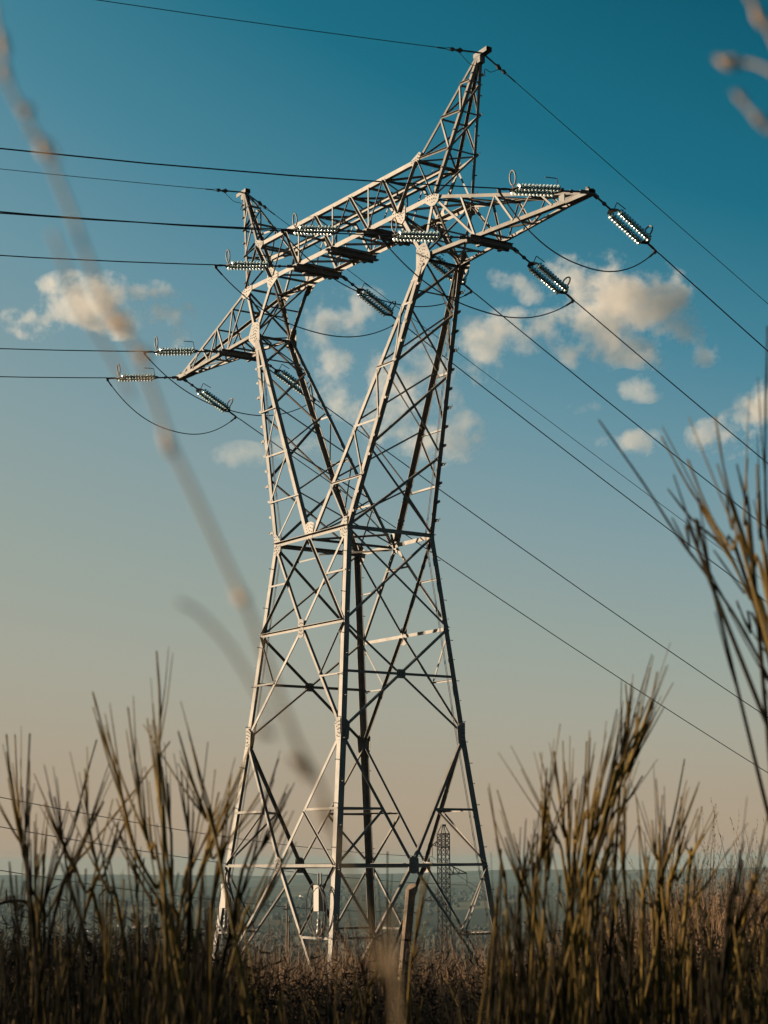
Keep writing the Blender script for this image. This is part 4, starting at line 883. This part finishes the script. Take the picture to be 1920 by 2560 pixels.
# ------------------------------------------------------------------ clouds
CD = 3000.
def cloud(label, lobes, dens=.019, seed=0, thr=.32, amp=1.35):
    """lobes: photo px centre, px radii x,y"""
    k = CD/FOC; cen = at(sum(l[0] for l in lobes)/len(lobes), sum(l[1] for l in lobes)/len(lobes), CD)
    import bmesh
    bm = bmesh.new()
    for x, y, rx, ry in lobes:
        c = at(x, y, CD) - cen; ax, az = rx*k*1.45, ry*k*1.45; ay = (ax+az)/2*.8
        Mx = Matrix((( hr.x*ax, hf.x*ay, 0, c.x), (hr.y*ax, hf.y*ay, 0, c.y), (0, 0, az, c.z), (0, 0, 0, 1)))
        bmesh.ops.create_icosphere(bm, subdivisions=3, radius=1, matrix=Mx)
    me = bpy.data.meshes.new('cloud'); bm.to_mesh(me); bm.free(); o = bpy.data.objects.new('cloud', me); COL.objects.link(o); o.location = cen
    md = o.modifiers.new('remesh', 'REMESH'); md.mode = 'VOXEL'; md.voxel_size = max(6., min(l[3] for l in lobes)*k*.22)
    dg = bpy.context.evaluated_depsgraph_get(); me2 = bpy.data.meshes.new_from_object(o.evaluated_get(dg)); o.modifiers.clear(); o.data = me2; me2.name = 'cloud'
    m = bpy.data.materials.new('cloud_vapour'); m.use_nodes = True; nt = m.node_tree; nt.nodes.remove(nt.nodes['Principled BSDF']); L = nt.links
    def node(t, **kw):
        n = nt.nodes.new(t)
        for a, b in kw.items(): setattr(n, a, b)
        return n
    tc = node('ShaderNodeTexCoord'); nz = node('ShaderNodeTexNoise'); nz.inputs['Scale'].default_value = 1/66.; nz.inputs['Detail'].default_value = 6; nz.inputs['Roughness'].default_value = .66; nz.noise_dimensions = '3D'
    off = node('ShaderNodeVectorMath', operation='ADD'); off.inputs[1].default_value = (seed*977., seed*313., 0); L.new(tc.outputs['Object'], off.inputs[0]); L.new(off.outputs[0], nz.inputs['Vector'])
    prev = None
    for x, y, rx, ry in lobes:
        c = at(x, y, CD) - cen; mp = node('ShaderNodeMapping'); mp.vector_type = 'TEXTURE'; ax, az = rx*k*1.45, ry*k*1.45; ay = (ax+az)/2*.8
        mp.inputs['Location'].default_value = tuple(c); mp.inputs['Rotation'].default_value = (0, 0, math.atan2(hr.y, hr.x)); mp.inputs['Scale'].default_value = (ax, ay, az); L.new(tc.outputs['Object'], mp.inputs['Vector'])
        ln = node('ShaderNodeVectorMath', operation='LENGTH'); L.new(mp.outputs[0], ln.inputs[0]); iv = node('ShaderNodeMath', operation='SUBTRACT'); iv.inputs[0].default_value = 1.; L.new(ln.outputs['Value'], iv.inputs[1])
        if prev is None: prev = iv.outputs[0]
        else:
            mxn = node('ShaderNodeMath', operation='SMOOTH_MAX'); mxn.inputs[2].default_value = .15; L.new(prev, mxn.inputs[0]); L.new(iv.outputs[0], mxn.inputs[1]); prev = mxn.outputs[0]
    # density = clamp((fall*1.0 + (noise-.5)*2*amp - thr+.4)*gain)
    a1 = node('ShaderNodeMath', operation='MULTIPLY_ADD'); L.new(nz.outputs['Fac'], a1.inputs[0]); a1.inputs[1].default_value = 3.8*amp; a1.inputs[2].default_value = -1.9*amp - thr*.9
    a2 = node('ShaderNodeMath', operation='ADD'); L.new(a1.outputs[0], a2.inputs[0]); L.new(prev, a2.inputs[1])
    a3 = node('ShaderNodeMath', operation='MULTIPLY', use_clamp=True); L.new(a2.outputs[0], a3.inputs[0]); a3.inputs[1].default_value = 1.7
    # nothing at the very rim of the hull
    a4 = node('ShaderNodeMath', operation='MULTIPLY_ADD', use_clamp=True); L.new(prev, a4.inputs[0]); a4.inputs[1].default_value = 5.; a4.inputs[2].default_value = .35
    a5 = node('ShaderNodeMath', operation='MULTIPLY'); L.new(a3.outputs[0], a5.inputs[0]); L.new(a4.outputs[0], a5.inputs[1])
    a6 = node('ShaderNodeMath', operation='MULTIPLY'); L.new(a5.outputs[0], a6.inputs[0]); a6.inputs[1].default_value = dens
    pv = node('ShaderNodeVolumePrincipled'); pv.inputs['Color'].default_value = (.97, .93, .88, 1); pv.inputs['Anisotropy'].default_value = .1; L.new(a6.outputs[0], pv.inputs['Density']); L.new(pv.outputs[0], nt.nodes['Material Output'].inputs['Volume'])
    try: m.cycles.volume_step_rate = .5
    except Exception: pass
    o.data.materials.clear(); o.data.materials.append(m); return tag(o, label, 'cloud', 'small clouds behind the tower')
kk = 1.1573
def lb(*a): return [(x*kk, y*kk, rx*kk, ry*kk) for x, y, rx, ry in a]
cloud('broad wispy cloud at the left, behind the blurred grass stalk', lb((80, 690, 58, 36), (150, 645, 66, 46), (220, 660, 66, 56), (310, 630, 60, 28), (260, 690, 60, 34)), seed=1)
cloud('small torn cloud just right of the broad left one', lb((362, 680, 46, 28), (384, 708, 34, 34)), seed=2, dens=.018, thr=.12)
cloud('cloud seen through the fork of the tower, behind the hanging insulator', lb((720, 680, 66, 46), (785, 665, 50, 36), (715, 785, 46, 36), (690, 720, 30, 40)), seed=3, dens=.014)
cloud('faint cloud behind the lower fork of the tower', lb((840, 910, 60, 60), (885, 800, 75, 75), (960, 940, 70, 50), (740, 870, 50, 40), (920, 870, 60, 50)), seed=4, dens=.013)
cloud('small cloud touching the upper left of the largest cloud', lb((1105, 605, 42, 30), (1150, 628, 34, 26)), seed=5, dens=.014)
cloud('largest cloud, at the right between the power cables', lb((1270, 612, 82, 58), (1340, 640, 105, 68), (1285, 705, 85, 72), (1410, 665, 88, 68), (1460, 720, 62, 46), (1400, 745, 70, 40), (1515, 765, 38, 24)), seed=6)
cloud('long cloud just right of the tower, below the insulators', lb((1030, 745, 62, 52), (1110, 715, 76, 42), (1170, 705, 48, 30), (1010, 800, 50, 40)), seed=7, dens=.014)
cloud('tiny cloud under the largest cloud', lb((1375, 838, 38, 26), (1400, 855, 26, 14)), seed=8, dens=.013)
cloud('tiniest faint puff between the cables', lb((1262, 886, 30, 18)), seed=9, dens=.008, thr=.15)
cloud('flat little cloud above the broom stem tips at right', lb((1350, 955, 48, 22), (1395, 955, 42, 24)), seed=10, dens=.014)
cloud('bright cloud at the right edge behind the broom stems', lb((1560, 940, 60, 40), (1625, 905, 52, 48), (1665, 870, 40, 40)), seed=11)
cloud('pale low cloud left of the tower legs', lb((520, 983, 50, 24), (650, 965, 55, 24)), seed=12, dens=.007, thr=.15)
# ------------------------------------------------------------------ render settings
S.view_settings.view_transform = 'Standard'; S.view_settings.look = 'None'; S.view_settings.exposure = EXPO; S.view_settings.gamma = 1.0
S.cycles.use_denoising = True; S.cycles.max_bounces = 8; S.cycles.diffuse_bounces = 3; S.cycles.glossy_bounces = 3; S.cycles.transmission_bounces = 6; S.cycles.transparent_max_bounces = 8
S.cycles.volume_bounces = 1; S.cycles.volume_max_steps = 128; S.cycles.sample_clamp_indirect = 6.
